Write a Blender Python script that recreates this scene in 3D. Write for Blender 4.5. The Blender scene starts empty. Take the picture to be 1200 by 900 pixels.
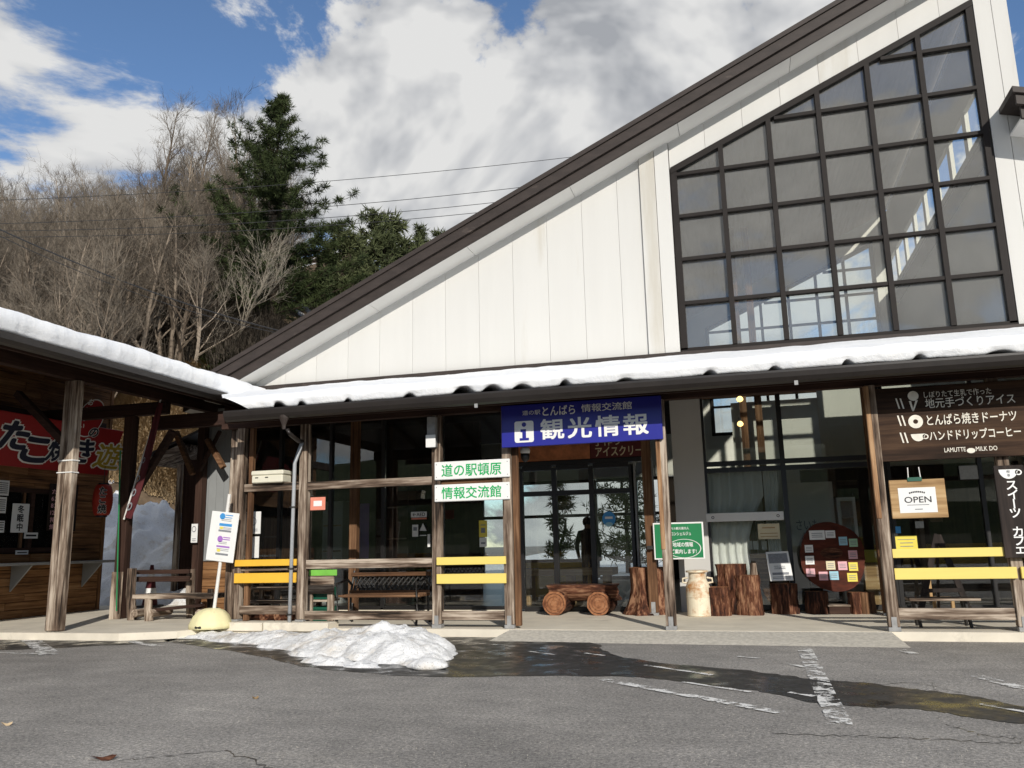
import bpy, bmesh, math, random
from mathutils import Vector, Matrix, noise
sc = bpy.context.scene
COL = sc.collection
rad = math.radians
# ------------------------------------------------------------------ camera
CAM = Vector((0.0, -10.5, 1.15))
YAW, PITCH, ROLL, FPX = rad(15.65), rad(11.03), rad(-1.27), 965.0
_fwd = Vector((-math.sin(YAW)*math.cos(PITCH), math.cos(YAW)*math.cos(PITCH), math.sin(PITCH)))
_r0 = Vector((math.cos(YAW), math.sin(YAW), 0)); _u0 = _r0.cross(_fwd)
_R = _r0*math.cos(ROLL) + _u0*math.sin(ROLL); _U = _u0*math.cos(ROLL) - _r0*math.sin(ROLL)
cd = bpy.data.cameras.new('camera'); cam = bpy.data.objects.new('camera', cd); COL.objects.link(cam)
mw = Matrix.Identity(4)
for i in range(3):
    mw[i][0] = _R[i]; mw[i][1] = _U[i]; mw[i][2] = -_fwd[i]; mw[i][3] = CAM[i]
cam.matrix_world = mw
cd.sensor_width = 36; cd.lens = FPX/1200*36; cd.clip_end = 3000; cd.clip_start = .05
sc.camera = cam
# ------------------------------------------------------------------ sun, sky, exposure
SUN_AZ, SUN_EL = rad(27), rad(24.5)            # azimuth from -Y towards +X
SUN_DIR = Vector((math.sin(SUN_AZ)*math.cos(SUN_EL), -math.cos(SUN_AZ)*math.cos(SUN_EL), math.sin(SUN_EL)))
sl = bpy.data.lights.new('sun', 'SUN'); sl.energy = 3.7; sl.angle = rad(.5); sl.color = (1, .945, .86)
so = bpy.data.objects.new('sun', sl); COL.objects.link(so)
so.rotation_euler = SUN_DIR.to_track_quat('Z', 'Y').to_euler(); so.location = (20, -40, 30)
world = bpy.data.worlds.new('World'); sc.world = world; world.use_nodes = True
sc.view_settings.view_transform = 'Standard'; sc.view_settings.look = 'None'
sc.view_settings.exposure = 0.12; sc.view_settings.gamma = 1.0; sc.view_settings.use_curve_mapping = False
sc.cycles.use_denoising = True
sc.cycles.max_bounces = 8; sc.cycles.transparent_max_bounces = 24
sc.cycles.sample_clamp_indirect = 8; sc.cycles.caustics_reflective = False; sc.cycles.caustics_refractive = False

def nd(nt, t, x=None, **kw):
    n = nt.nodes.new(t)
    for k, v in kw.items(): setattr(n, k, v)
    if x:
        for k, v in x.items(): n.inputs[k].default_value = v
    return n
def build_world():
    nt = world.node_tree; nt.nodes.clear(); L = nt.links.new
    out = nd(nt, 'ShaderNodeOutputWorld')
    sky = nd(nt, 'ShaderNodeTexSky', sky_type='NISHITA', sun_disc=False)
    sky.sun_elevation = SUN_EL; sky.sun_rotation = math.pi - SUN_AZ
    sky.altitude = 500; sky.air_density = 1.0; sky.dust_density = .1; sky.ozone_density = 4.0
    b1 = nd(nt, 'ShaderNodeBackground', {'Strength': .13}); L(sky.outputs[0], b1.inputs[0])
    tc = nd(nt, 'ShaderNodeTexCoord')
    mp = nd(nt, 'ShaderNodeMapping'); L(tc.outputs['Generated'], mp.inputs[0])
    mp.inputs['Location'].default_value = CLOUD_OFF; mp.inputs['Scale'].default_value = (1, 1, 1.5)
    def dens(vec, det):
        n = nd(nt, 'ShaderNodeTexNoise', {'Scale': 2.7, 'Detail': det, 'Roughness': .58, 'Lacunarity': 2.2, 'Distortion': .35}); L(vec, n.inputs['Vector']); return n.outputs['Fac']
    d1 = dens(mp.outputs[0], 9)
    off = nd(nt, 'ShaderNodeVectorMath', operation='ADD'); L(mp.outputs[0], off.inputs[0])
    off.inputs[1].default_value = (.05, -.03, .085)
    d2 = dens(off.outputs[0], 4.5); d3 = dens(mp.outputs[0], 4.5)
    cov = nd(nt, 'ShaderNodeValToRGB'); L(d1, cov.inputs[0])
    cov.color_ramp.elements[0].position = CLOUD_LO; cov.color_ramp.elements[1].position = CLOUD_LO+.06
    cov.color_ramp.interpolation = 'EASE'
    # light on the upper, sunward side of each cloud, grey below and in the thick middle
    sub = nd(nt, 'ShaderNodeMath', operation='SUBTRACT'); L(d3, sub.inputs[0]); L(d2, sub.inputs[1])
    lit = nd(nt, 'ShaderNodeMapRange', {'From Min': -.10, 'From Max': .06}); L(sub.outputs[0], lit.inputs[0])
    cc = nd(nt, 'ShaderNodeValToRGB'); L(lit.outputs[0], cc.inputs[0])
    e = cc.color_ramp.elements
    e[0].position = 0; e[0].color = (.56, .585, .63, 1); e[1].position = 1; e[1].color = (1.15, 1.15, 1.14, 1)
    m_ = cc.color_ramp.elements.new(.5); m_.color = (.86, .875, .90, 1)
    b2 = nd(nt, 'ShaderNodeBackground', {'Strength': .61}); L(cc.outputs[0], b2.inputs[0])
    mx = nd(nt, 'ShaderNodeMixShader'); L(cov.outputs[0], mx.inputs[0]); L(b1.outputs[0], mx.inputs[1]); L(b2.outputs[0], mx.inputs[2])
    L(mx.outputs[0], out.inputs[0])
CLOUD_OFF = (-19.295, 4.105, 16.33); CLOUD_LO = .455
build_world()

# ------------------------------------------------------------------ pixel rays on real planes (1200x900 measurements)
def ray(u, v): return _R*((u-600)/FPX) - _U*((v-450)/FPX) + _fwd
def oy(u, v, y): d = ray(u, v); return CAM + d*((y-CAM.y)/d.y)
def ox(u, v, x): d = ray(u, v); return CAM + d*((x-CAM.x)/d.x)
def oz(u, v, z): d = ray(u, v); return CAM + d*((z-CAM.z)/d.z)

# ------------------------------------------------------------------ materials
def new_mat(name):
    m = bpy.data.materials.new(name); m.use_nodes = True
    nt = m.node_tree; bs = nt.nodes['Principled BSDF']; return m, nt, bs, nt.links.new
def coords(nt, scale=(1, 1, 1), rnd=True):
    tc = nd(nt, 'ShaderNodeTexCoord'); mp = nd(nt, 'ShaderNodeMapping'); L = nt.links.new
    v = tc.outputs['Object']
    if rnd:
        oi = nd(nt, 'ShaderNodeObjectInfo'); ml = nd(nt, 'ShaderNodeMath', {1: 37.0}, operation='MULTIPLY'); L(oi.outputs['Random'], ml.inputs[0])
        ad = nd(nt, 'ShaderNodeVectorMath', operation='ADD'); L(v, ad.inputs[0]); L(ml.outputs[0], ad.inputs[1]); v = ad.outputs[0]
    L(v, mp.inputs[0]); mp.inputs['Scale'].default_value = scale
    return mp.outputs[0]
def ramp(nt, fac, stops, interp='LINEAR'):
    r = nd(nt, 'ShaderNodeValToRGB'); nt.links.new(fac, r.inputs[0]); cr = r.color_ramp; cr.interpolation = interp
    while len(cr.elements) < len(stops): cr.elements.new(.5)
    for e, (p, c) in zip(cr.elements, stops):
        e.position = p; e.color = (*c, 1) if len(c) == 3 else c
    return r.outputs[0]
def noise_n(nt, vec, scale, det=4, rough=.55, dist=0):
    n = nd(nt, 'ShaderNodeTexNoise', {'Scale': scale, 'Detail': det, 'Roughness': rough, 'Distortion': dist})
    nt.links.new(vec, n.inputs['Vector']); return n.outputs['Fac']
def bump(nt, h, bs, st=.3, dist=.01):
    b = nd(nt, 'ShaderNodeBump', {'Strength': st, 'Distance': dist}); nt.links.new(h, b.inputs['Height']); nt.links.new(b.outputs[0], bs.inputs['Normal'])
def plain(name, col, rough=.6, var=.12, scale=6, metal=0, bmp=.1, bs_=None, stretch=(1, 1, 1), spec=.5, dirt=None):
    m, nt, bs, L = new_mat(name)
    v = coords(nt, stretch); f = noise_n(nt, v, scale, 6, .6)
    c2 = tuple(min(1, c*(1+var)) for c in col); c1 = tuple(c*(1-var) for c in col)
    o = ramp(nt, f, [(.3, c1), (.7, c2)])
    if dirt:
        f2 = noise_n(nt, v, scale*.45, 8, .68); mk = ramp(nt, f2, [(dirt[1], (0, 0, 0)), (dirt[1]+.12, (1, 1, 1))])
        mx = nd(nt, 'ShaderNodeMix', data_type='RGBA'); L(mk, mx.inputs[0]); L(o, mx.inputs[6]); mx.inputs[7].default_value = (*dirt[0], 1); o = mx.outputs[2]
    L(o, bs.inputs['Base Color'])
    bs.inputs['Roughness'].default_value = rough; bs.inputs['Metallic'].default_value = metal; bs.inputs['Specular IOR Level'].default_value = spec
    if bmp: bump(nt, noise_n(nt, v, scale*8, 4), bs, bmp, .004)
    return m
def wood(name, cols, axis=2, fine=26, rough=.82, bmp=.5, along=1.0, spec=.25, contrast=1.0):
    m, nt, bs, L = new_mat(name)
    s = [fine]*3; s[axis] = along
    v = coords(nt, tuple(s)); f = noise_n(nt, v, 1.0, 7, .65, .3)
    s2 = [2.2]*3; s2[axis] = .7
    v2 = coords(nt, tuple(s2)); g = noise_n(nt, v2, 1.0, 4, .6)
    ad = nd(nt, 'ShaderNodeMath', operation='MULTIPLY_ADD'); L(g, ad.inputs[0]); ad.inputs[1].default_value = .75; L(f, ad.inputs[2])
    sb = nd(nt, 'ShaderNodeMath', {1: .375}, operation='SUBTRACT'); L(ad.outputs[0], sb.inputs[0])
    n = len(cols); o = ramp(nt, sb.outputs[0], [(.5+(.44*i/(n-1)-.22)/contrast, c) for i, c in enumerate(cols)])
    L(o, bs.inputs['Base Color']); bs.inputs['Roughness'].default_value = rough; bs.inputs['Specular IOR Level'].default_value = spec
    bump(nt, f, bs, bmp, .006)
    return m
M = {}
GREY = [(.020, .014, .010), (.12, .082, .058), (.27, .21, .16), (.50, .42, .335)]
for ax, nm in enumerate('xyz'):
    M['post_'+nm] = wood('weathered_post_'+nm, GREY, ax, fine=17, contrast=1.5)
    M['dark_'+nm] = wood('dark_timber_'+nm, [(.018, .009, .006), (.040, .020, .014), (.065, .035, .024)], ax, bmp=.25)
    M['brown_'+nm] = wood('brown_timber_'+nm, [(.035, .017, .009), (.13, .065, .032), (.25, .14, .075)], ax)
    M['plank_'+nm] = wood('stall_plank_'+nm, [(.035, .017, .008), (.16, .075, .030), (.25, .125, .052), (.34, .19, .09)], ax, fine=30)
    M['log_'+nm] = wood('log_bark_'+nm, [(.010, .004, .003), (.052, .018, .009), (.125, .048, .025), (.30, .16, .09)], ax, fine=24, bmp=1.0, contrast=1.3, along=4.0)
    M['fresh_'+nm] = wood('fresh_split_timber_'+nm, [(.10, .05, .025), (.26, .14, .07), (.46, .29, .16)], ax, fine=18, contrast=1.4)
    M['pale_'+nm] = wood('pale_wood_'+nm, [(.25, .15, .07), (.42, .27, .13), (.56, .40, .22)], ax, bmp=.2)
M['end_grain'] = wood('end_grain', [(.14, .05, .022), (.30, .13, .06), (.40, .20, .10)], 1, fine=14)
M['panel'] = plain('white_wall_panel', (.580, .572, .545), .6, .04, .7, bmp=.05, stretch=(2.5, 1, .25), dirt=((.49, .465, .41), .57), spec=.2)
M['soffit'] = plain('white_soffit', (.74, .73, .70), .6, .04, 2)
M['brown_metal'] = plain('brown_sheet_metal', (.040, .031, .027), .55, spec=.25, var=.22, scale=3, bmp=.08, stretch=(1, 1, 3), dirt=((.12, .095, .08), .62))
M['dark_metal'] = plain('dark_brown_frame', (.020, .0165, .015), .6, .12, 4, spec=.15)
M['black_frame'] = plain('black_door_frame', (.012, .011, .011), .4, .15, 4)
M['gutter'] = plain('dark_gutter', (.020, .016, .014), .4, .2, 5)
M['yellow'] = plain('yellow_paint', (.80, .63, .16), .5, .05, 3, dirt=((.60, .46, .12), .66), stretch=(.3, 1, 3))
M['yellow_deep'] = plain('deep_yellow_paint', (.80, .46, .045), .5, .05, 3)
M['blue'] = plain('blue_sign_face', (.018, .020, .26), .35, .05, 2)
M['sign_white'] = plain('white_sign_face', (.80, .80, .78), .45, .03, 3, dirt=((.62, .60, .56), .68))
M['sign_green'] = plain('green_sign_face', (.012, .19, .065), .4, .05, 3)
M['green_ink'] = plain('green_lettering', (.0, .38, .10), .5, .03, 3)
M['white_ink'] = plain('white_lettering', (.82, .82, .80), .5, .04, 5)
M['cream_ink'] = plain('cream_lettering', (.78, .74, .64), .6, .12, 14)
M['black_ink'] = plain('black_lettering', (.012, .012, .016), .5, .03, 3)
M['navy_ink'] = plain('navy_lettering', (.008, .012, .035), .5, .05, 3)
M['gold_ink'] = plain('gold_lettering', (.42, .30, .03), .5, .05, 3)
M['red'] = plain('red_sign_face', (.30, .010, .012), .5, .08, 2)
M['lantern_red'] = plain('lantern_paper', (.42, .035, .018), .55, .12, 6)
M['banner_red'] = plain('red_banner_cloth', (.075, .008, .011), .85, .2, 9)
M['paper'] = plain('white_paper', (.78, .78, .76), .7, .03, 6)
M['paper_grey'] = plain('grey_printed_paper', (.40, .41, .41), .7, .15, 30)
M['paper_yellow'] = plain('yellow_paper', (.80, .66, .10), .7, .06, 8)
M['paper_cream'] = plain('cream_paper', (.70, .62, .42), .7, .06, 8)
M['paper_pink'] = plain('pink_paper', (.75, .42, .46), .7, .05, 8)
M['paper_blue'] = plain('pale_blue_paper', (.32, .56, .66), .7, .05, 8)
M['paper_green'] = plain('pale_green_paper', (.38, .58, .38), .7, .05, 8)
M['paper_red'] = plain('salmon_paper', (.72, .25, .17), .7, .05, 8)
M['ink_blue'] = plain('blue_print', (.05, .28, .62), .6, .05, 8)
M['ink_violet'] = plain('violet_print', (.36, .16, .52), .6, .05, 8)
M['ink_grey'] = plain('grey_print', (.22, .23, .25), .6, .2, 40)
M['cream_plastic'] = plain('cream_foam', (.72, .69, .56), .6, .05, 8, dirt=((.5, .46, .36), .66))
M['cream_concrete'] = plain('painted_cream_concrete', (.78, .72, .42), .75, .08, 5, dirt=((.55, .50, .32), .62))
M['white_pipe'] = plain('white_pole_paint', (.74, .72, .68), .45, .06, 8, dirt=((.45, .30, .18), .66))
M['grey_pipe'] = plain('grey_downpipe', (.42, .44, .46), .4, .06, 5)
M['grey_steel'] = plain('galvanised_steel', (.30, .30, .295), .6, .2, 14, metal=.2)
M['green_plastic'] = plain('green_plastic', (.008, .085, .05), .4, .06, 5)
M['lime'] = plain('lime_green_card', (.20, .55, .08), .6, .1, 5)
M['milk_can'] = plain('rusty_cream_enamel', (.74, .66, .50), .5, .10, 7, dirt=((.44, .20, .06), .50), bmp=.25)
M['curtain'] = plain('white_curtain', (.84, .83, .78), .9, .04, 3)
M['iron'] = plain('black_iron', (.02, .018, .016), .5, .2, 8)
M['concrete'] = plain('porch_concrete', (.70, .64, .525), .85, .12, 2.2, bmp=.3, dirt=((.44, .40, .33), .60))
M['ramp_concrete'] = plain('ramp_concrete', (.48, .45, .39), .9, .22, 22, bmp=.6, dirt=((.36, .335, .29), .62))
M['interior_white'] = plain('interior_plaster', (.74, .72, .63), .8, .04, 2)
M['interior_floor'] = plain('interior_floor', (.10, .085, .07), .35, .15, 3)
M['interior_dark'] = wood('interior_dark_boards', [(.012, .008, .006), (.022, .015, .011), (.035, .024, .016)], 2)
M['ceiling'] = wood('ceiling_boards', [(.34, .275, .235), (.46, .385, .335), (.54, .46, .41)], 1, fine=12, bmp=.2)
M['silver'] = plain('grey_siding', (.26, .27, .27), .6, .06, 3)
M['black_cloth'] = plain('dark_clothing', (.012, .012, .015), .9, .2, 9)
M['skin'] = plain('skin', (.42, .24, .16), .6, .08, 9)
M['orange_food'] = plain('menu_picture', (.42, .15, .06), .5, .5, 5, bmp=0)
M['dark_red'] = plain('dark_red_banner', (.10, .012, .010), .5, .1, 5)
M['menu_board'] = wood('stained_menu_board', [(.012, .007, .004), (.034, .018, .011), (.075, .042, .024)], 0, fine=18, bmp=.3)
M['black_board'] = wood('black_stained_board', [(.016, .013, .012), (.030, .023, .020), (.055, .04, .034)], 2, fine=16, bmp=.3)
M['slab_red'] = plain('lacquered_tree_slice', (.075, .017, .008), .6, .5, 5, bmp=.1, spec=.15, stretch=(1, 1, 2.5))
def glass_mat(name, tint=(.93, .95, .94), boost=.0, rough=0.0, dust=0.0):
    m, nt, bs, L = new_mat(name); nt.nodes.remove(bs); out = nt.nodes['Material Output']
    tr = nd(nt, 'ShaderNodeBsdfTransparent', {'Color': (*tint, 1)}); gl = nd(nt, 'ShaderNodeBsdfGlossy', {'Roughness': rough, 'Color': (1, 1, 1, 1)})
    fr = nd(nt, 'ShaderNodeFresnel', {'IOR': 1.55}); ad = nd(nt, 'ShaderNodeMath', {1: boost}, operation='ADD', use_clamp=True); L(fr.outputs[0], ad.inputs[0])
    mx = nd(nt, 'ShaderNodeMixShader'); L(ad.outputs[0], mx.inputs[0]); L(tr.outputs[0], mx.inputs[1]); L(gl.outputs[0], mx.inputs[2])
    o = mx.outputs[0]
    if dust:
        df = nd(nt, 'ShaderNodeBsdfDiffuse', {'Color': (.66, .64, .61, 1)}); v = coords(nt, (1, 1, 1)); f = noise_n(nt, v, 2.2, 7, .65)
        k = nd(nt, 'ShaderNodeMapRange', {'From Min': .35, 'From Max': .75, 'To Min': dust*.85, 'To Max': dust*1.15}); L(f, k.inputs[0])
        m2 = nd(nt, 'ShaderNodeMixShader'); L(k.outputs[0], m2.inputs[0]); L(o, m2.inputs[1]); L(df.outputs[0], m2.inputs[2]); o = m2.outputs[0]
    L(o, out.inputs[0]); return m
M['glass'] = glass_mat('window_glass', boost=.015, dust=.006)
M['glass_up'] = glass_mat('gable_window_glass', boost=.01, dust=.105)
M['bulb'] = None
def emis(name, col, st):
    m, nt, bs, L = new_mat(name); bs.inputs['Base Color'].default_value = (*col, 1); bs.inputs['Emission Color'].default_value = (*col, 1); bs.inputs['Emission Strength'].default_value = st; return m
M['bulb'] = emis('glowing_bulb', (1, .62, .22), 3)
def asphalt(name, wet=False):
    m, nt, bs, L = new_mat(name)
    v = coords(nt, (1, 1, 1), False)
    big = noise_n(nt, v, .35, 6, .6, .4); fine = noise_n(nt, v, 90, 3, .7)
    vo = nd(nt, 'ShaderNodeTexVoronoi', {'Scale': 130.0}); L(v, vo.inputs['Vector'])
    k = .15 if wet else 1.0
    c = ramp(nt, big, [(.25, (.265*k, .252*k, .235*k)), (.5, (.345*k, .328*k, .306*k)), (.78, (.46*k, .438*k, .408*k))])
    sp = ramp(nt, fine, [(.34, (.5, .5, .5)), (.50, (1, 1, 1)), (.74, (1.0, 1.0, 1.0))])
    st = ramp(nt, vo.outputs['Color'], [(.0, (.72, .72, .72)), (.84, (1, 1, 1)), (.95, (1.55, 1.52, 1.46))])
    mid = ramp(nt, noise_n(nt, v, 2.6, 8, .68), [(.3, (.80, .80, .80)), (.62, (1.08, 1.07, 1.06))])
    md2 = ramp(nt, noise_n(nt, v, 38, 5, .75), [(.36, (.55, .55, .55)), (.5, (1, 1, 1)), (.64, (1.38, 1.37, 1.34))])
    vs_ = coords(nt, (.5, 3.0, 1), False); stk = ramp(nt, noise_n(nt, vs_, .8, 7, .7, .6), [(.40, (.90, .90, .90)), (.60, (1, 1, 1)), (.72, (1.20, 1.19, 1.15))])
    o = c
    for x in (sp, st, mid, md2, stk):
        mx = nd(nt, 'ShaderNodeMix', data_type='RGBA', blend_type='MULTIPLY'); mx.inputs[0].default_value = 1; L(o, mx.inputs[6]); L(x, mx.inputs[7]); o = mx.outputs[2]
    L(o, bs.inputs['Base Color'])
    if wet:
        r = ramp(nt, noise_n(nt, v, 3.5, 6, .6), [(.38, (.16,)*3), (.60, (.6,)*3)]); L(r, bs.inputs['Roughness'])
        bump(nt, noise_n(nt, v, 30, 4, .6), bs, .18, .003)
    else:
        bs.inputs['Roughness'].default_value = .9; bs.inputs['Specular IOR Level'].default_value = .3
        bump(nt, fine, bs, .55, .006)
    return m
M['asphalt'] = asphalt('asphalt'); M['wet'] = asphalt('wet_asphalt', True)
def snow_mat(name, dirty=0.0):
    m, nt, bs, L = new_mat(name); v = coords(nt, (1, 1, 1), False)
    f = noise_n(nt, v, 2.2, 8, .62)
    st = [(.3, (.80, .82, .85)), (.6, (.86, .87, .88))]
    if dirty: st = [(.28, (.88, .885, .89)), (.55, (.84, .84, .83)), (.66, (.70, .65, .58)), (.74, (.82, .81, .80))]
    o = ramp(nt, f, st); L(o, bs.inputs['Base Color']); bs.inputs['Roughness'].default_value = .55
    bs.inputs['Subsurface Weight'].default_value = .0
    if dirty:
        gr = ramp(nt, noise_n(nt, v, 60, 4, .7), [(.33, (.36, .32, .27)), (.42, (1, 1, 1))]); mg = nd(nt, 'ShaderNodeMix', data_type='RGBA', blend_type='MULTIPLY'); mg.inputs[0].default_value = 1; L(o, mg.inputs[6]); L(gr, mg.inputs[7]); L(mg.outputs[2], bs.inputs['Base Color'])
    bump(nt, noise_n(nt, v, 14, 8, .72), bs, .75 if dirty else .45, .05 if dirty else .03); return m
M['snow'] = snow_mat('roof_snow'); M['snow_dirty'] = snow_mat('old_dirty_snow', 1)
def paint_mat():
    m, nt, bs, L = new_mat('worn_road_paint'); v = coords(nt, (1, 1, 1), False)
    f = noise_n(nt, v, 5.5, 10, .8); k = ramp(nt, f, [(.49, (0, 0, 0)), (.53, (1, 1, 1))])
    bs.inputs['Base Color'].default_value = (.72, .71, .68, 1); bs.inputs['Roughness'].default_value = .8
    L(k, bs.inputs['Alpha']); return m
M['paint'] = paint_mat()
def hill_mat():
    m, nt, bs, L = new_mat('leaf_litter_and_snow'); v = coords(nt, (1, 1, 1), False)
    c = ramp(nt, noise_n(nt, v, 1.7, 9, .7), [(.3, (.06, .04, .024)), (.5, (.13, .09, .055)), (.7, (.21, .155, .10))])
    s = ramp(nt, noise_n(nt, v, .42, 7, .66, .5), [(.56, (0, 0, 0)), (.60, (1, 1, 1))])
    mx = nd(nt, 'ShaderNodeMix', data_type='RGBA'); L(s, mx.inputs[0]); L(c, mx.inputs[6]); mx.inputs[7].default_value = (.82, .83, .86, 1)
    L(mx.outputs[2], bs.inputs['Base Color']); bs.inputs['Roughness'].default_value = .95
    bump(nt, noise_n(nt, v, 6, 6, .7), bs, .8, .15); return m
M['hill'] = hill_mat()
def leafy(name, c1, c2, trans=0):
    m, nt, bs, L = new_mat(name); v = coords(nt, (1, 1, 1))
    oi = nd(nt, 'ShaderNodeObjectInfo'); mr = nd(nt, 'ShaderNodeMath', {1: .42, 2: -.21}, operation='MULTIPLY_ADD'); L(oi.outputs['Random'], mr.inputs[0])
    sm = nd(nt, 'ShaderNodeMath', operation='ADD'); L(noise_n(nt, v, .9, 5, .6), sm.inputs[0]); L(mr.outputs[0], sm.inputs[1])
    o = ramp(nt, sm.outputs[0], [(.28, c1), (.72, c2)]); L(o, bs.inputs['Base Color']); bs.inputs['Roughness'].default_value = .8; bs.inputs['Specular IOR Level'].default_value = .2
    return m
M['conifer'] = leafy('conifer_needles', (.024, .036, .012), (.080, .10, .034))
M['pine'] = leafy('pine_needles', (.030, .040, .015), (.085, .098, .042))
M['bark'] = leafy('grey_brown_bark', (.11, .083, .06), (.32, .26, .20))
M['twig'] = leafy('brown_twigs', (.072, .057, .044), (.23, .195, .153))
M['brush'] = leafy('dark_brushwood', (.055, .044, .033), (.175, .145, .11))
M['pale_bark'] = leafy('pale_bark', (.17, .145, .11), (.34, .30, .24))
M['dark_bark'] = leafy('dark_conifer_bark', (.025, .018, .012), (.055, .04, .028))
M['straw'] = leafy('dry_straw_grass', (.26, .18, .095), (.55, .42, .26))
M['wire'] = plain('overhead_wire', (.03, .03, .032), .6, .1, 2)

# ------------------------------------------------------------------ mesh building
WL = {}
class MB:
    def __init__(s): s.v = []; s.f = []
    def add(s, vs, fs):
        b = len(s.v); s.v += [Vector(p) for p in vs]; s.f += [tuple(b+i for i in f) for f in fs]; return s
    def hexa(s, o, ax, ay, az, c=0.0):
        """box with corner o and edge vectors ax, ay, az, edges chamfered by c"""
        o, ax, ay, az = Vector(o), Vector(ax), Vector(ay), Vector(az)
        if c <= 0:
            p = [o, o+ax, o+ax+ay, o+ay]; p += [q+az for q in p]
            return s.add(p, [(0, 3, 2, 1), (4, 5, 6, 7), (0, 1, 5, 4), (1, 2, 6, 5), (2, 3, 7, 6), (3, 0, 4, 7)])
        L = [ax.length, ay.length, az.length]; c = min(c, min(L)*.33); U = [ax/L[0], ay/L[1], az/L[2]]
        vid = {}; vs = []
        for i in (0, 1):
            for j in (0, 1):
                for k in (0, 1):
                    for a in range(3):
                        t = [i, j, k]; q = o.copy()
                        for d in range(3):
                            e = 0 if d == a else c
                            q += U[d]*((e if t[d] == 0 else L[d]-e))
                        vid[(i, j, k, a)] = len(vs); vs.append(q)
        fs = []
        for a in range(3):
            b, d = [(1, 2), (2, 0), (0, 1)][a]
            for sd in (0, 1):
                f = []
                for (p, q) in ((0, 0), (1, 0), (1, 1), (0, 1)):
                    t = [0, 0, 0]; t[a] = sd; t[b] = p; t[d] = q; f.append(vid[(*t, a)])
                fs.append(tuple(f))
        for a in range(3):
            b, d = [(1, 2), (2, 0), (0, 1)][a]
            for p in (0, 1):
                for q in (0, 1):
                    t0 = [0, 0, 0]; t0[b] = p; t0[d] = q; t1 = list(t0); t1[a] = 1
                    fs.append((vid[(*t0, b)], vid[(*t1, b)], vid[(*t1, d)], vid[(*t0, d)]))
        for i in (0, 1):
            for j in (0, 1):
                for k in (0, 1): fs.append(tuple(vid[(i, j, k, a)] for a in range(3)))
        return s.add(vs, fs)
    def box(s, x0, x1, y0, y1, z0, z1, c=0.0): return s.hexa((x0, y0, z0), (x1-x0, 0, 0), (0, y1-y0, 0), (0, 0, z1-z0), c)
    def bar(s, p, q, w, h, c=0.0, up=(0, 0, 1)):
        p, q = Vector(p), Vector(q); d = q-p; u = Vector(up); n = d.cross(u)
        if n.length < 1e-5: n = d.cross(Vector((0, 1, 0)))
        n.normalize(); u = n.cross(d).normalized()
        return s.hexa(p-n*w/2-u*h/2, d, n*w, u*h, c)
    def tube(s, pts, rs, n=6, cap=True, wob=0.0, rng=None):
        pts = [Vector(p) for p in pts]
        if not isinstance(rs, (list, tuple)): rs = [rs]*len(pts)
        ref = Vector((0, 0, 1)); d0 = (pts[-1]-pts[0])
        if abs(d0.normalized().z) > .9: ref = Vector((1, 0, 0))
        b = len(s.v)
        for i, p in enumerate(pts):
            d = (pts[min(i+1, len(pts)-1)]-pts[max(i-1, 0)]); 
            if d.length < 1e-9: d = Vector((0, 0, 1))
            d.normalize(); a = d.cross(ref).normalized(); c = a.cross(d)
            for k in range(n):
                t = 2*math.pi*k/n; r = rs[i]*(1+(rng.uniform(-wob, wob) if wob else 0))
                s.v.append(p+a*(r*math.cos(t))+c*(r*math.sin(t)))
        for i in range(len(pts)-1):
            for k in range(n):
                a0 = b+i*n+k; a1 = b+i*n+(k+1) % n; s.f.append((a0, a1, a1+n, a0+n))
        if cap:
            s.f.append(tuple(b+k for k in range(n-1, -1, -1))); e = b+(len(pts)-1)*n; s.f.append(tuple(e+k for k in range(n)))
        return s
    def lathe(s, prof, n=20, o=(0, 0, 0), sx=1.0, sy=1.0):
        o = Vector(o); b = len(s.v)
        for r, z in prof:
            for k in range(n):
                t = 2*math.pi*k/n; s.v.append(o+Vector((r*sx*math.cos(t), r*sy*math.sin(t), z)))
        for i in range(len(prof)-1):
            for k in range(n):
                a0 = b+i*n+k; a1 = b+i*n+(k+1) % n; s.f.append((a0, a1, a1+n, a0+n))
        s.f.append(tuple(b+k for k in range(n-1, -1, -1))); e = b+(len(prof)-1)*n; s.f.append(tuple(e+k for k in range(n)))
        return s
    def prism(s, poly, dvec):
        """polygon (3-D points) extruded by dvec"""
        n = len(poly); d = Vector(dvec); p = [Vector(q) for q in poly]
        fs = [tuple(range(n-1, -1, -1)), tuple(n+i for i in range(n))] + [(i, (i+1) % n, n+(i+1) % n, n+i) for i in range(n)]
        return s.add(p+[q+d for q in p], fs)
    def build(s, name, mat, parent=None, smooth=False, fix=True, origin=None):
        me = bpy.data.meshes.new(name)
        lo = Vector((min(v.x for v in s.v), min(v.y for v in s.v), min(v.z for v in s.v))); hi = Vector((max(v.x for v in s.v), max(v.y for v in s.v), max(v.z for v in s.v)))
        o0 = Vector(origin) if origin is not None else Vector(((lo.x+hi.x)/2, (lo.y+hi.y)/2, lo.z))
        me.from_pydata([tuple(v-o0) for v in s.v], [], s.f)
        if fix:
            bm = bmesh.new(); bm.from_mesh(me); bmesh.ops.recalc_face_normals(bm, faces=bm.faces); bm.to_mesh(me); bm.free()
        if smooth: me.polygons.foreach_set('use_smooth', [True]*len(me.polygons))
        if mat is not None: me.materials.append(M[mat] if isinstance(mat, str) else mat)
        me.update()
        o = bpy.data.objects.new(name, me); COL.objects.link(o); o.location = o0; WL[o.name] = o0
        if parent is not None: adopt(o, parent)
        return o
def adopt(o, parent):
    o.parent = parent; o.matrix_parent_inverse = Matrix.Translation(-WL[parent.name])
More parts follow.
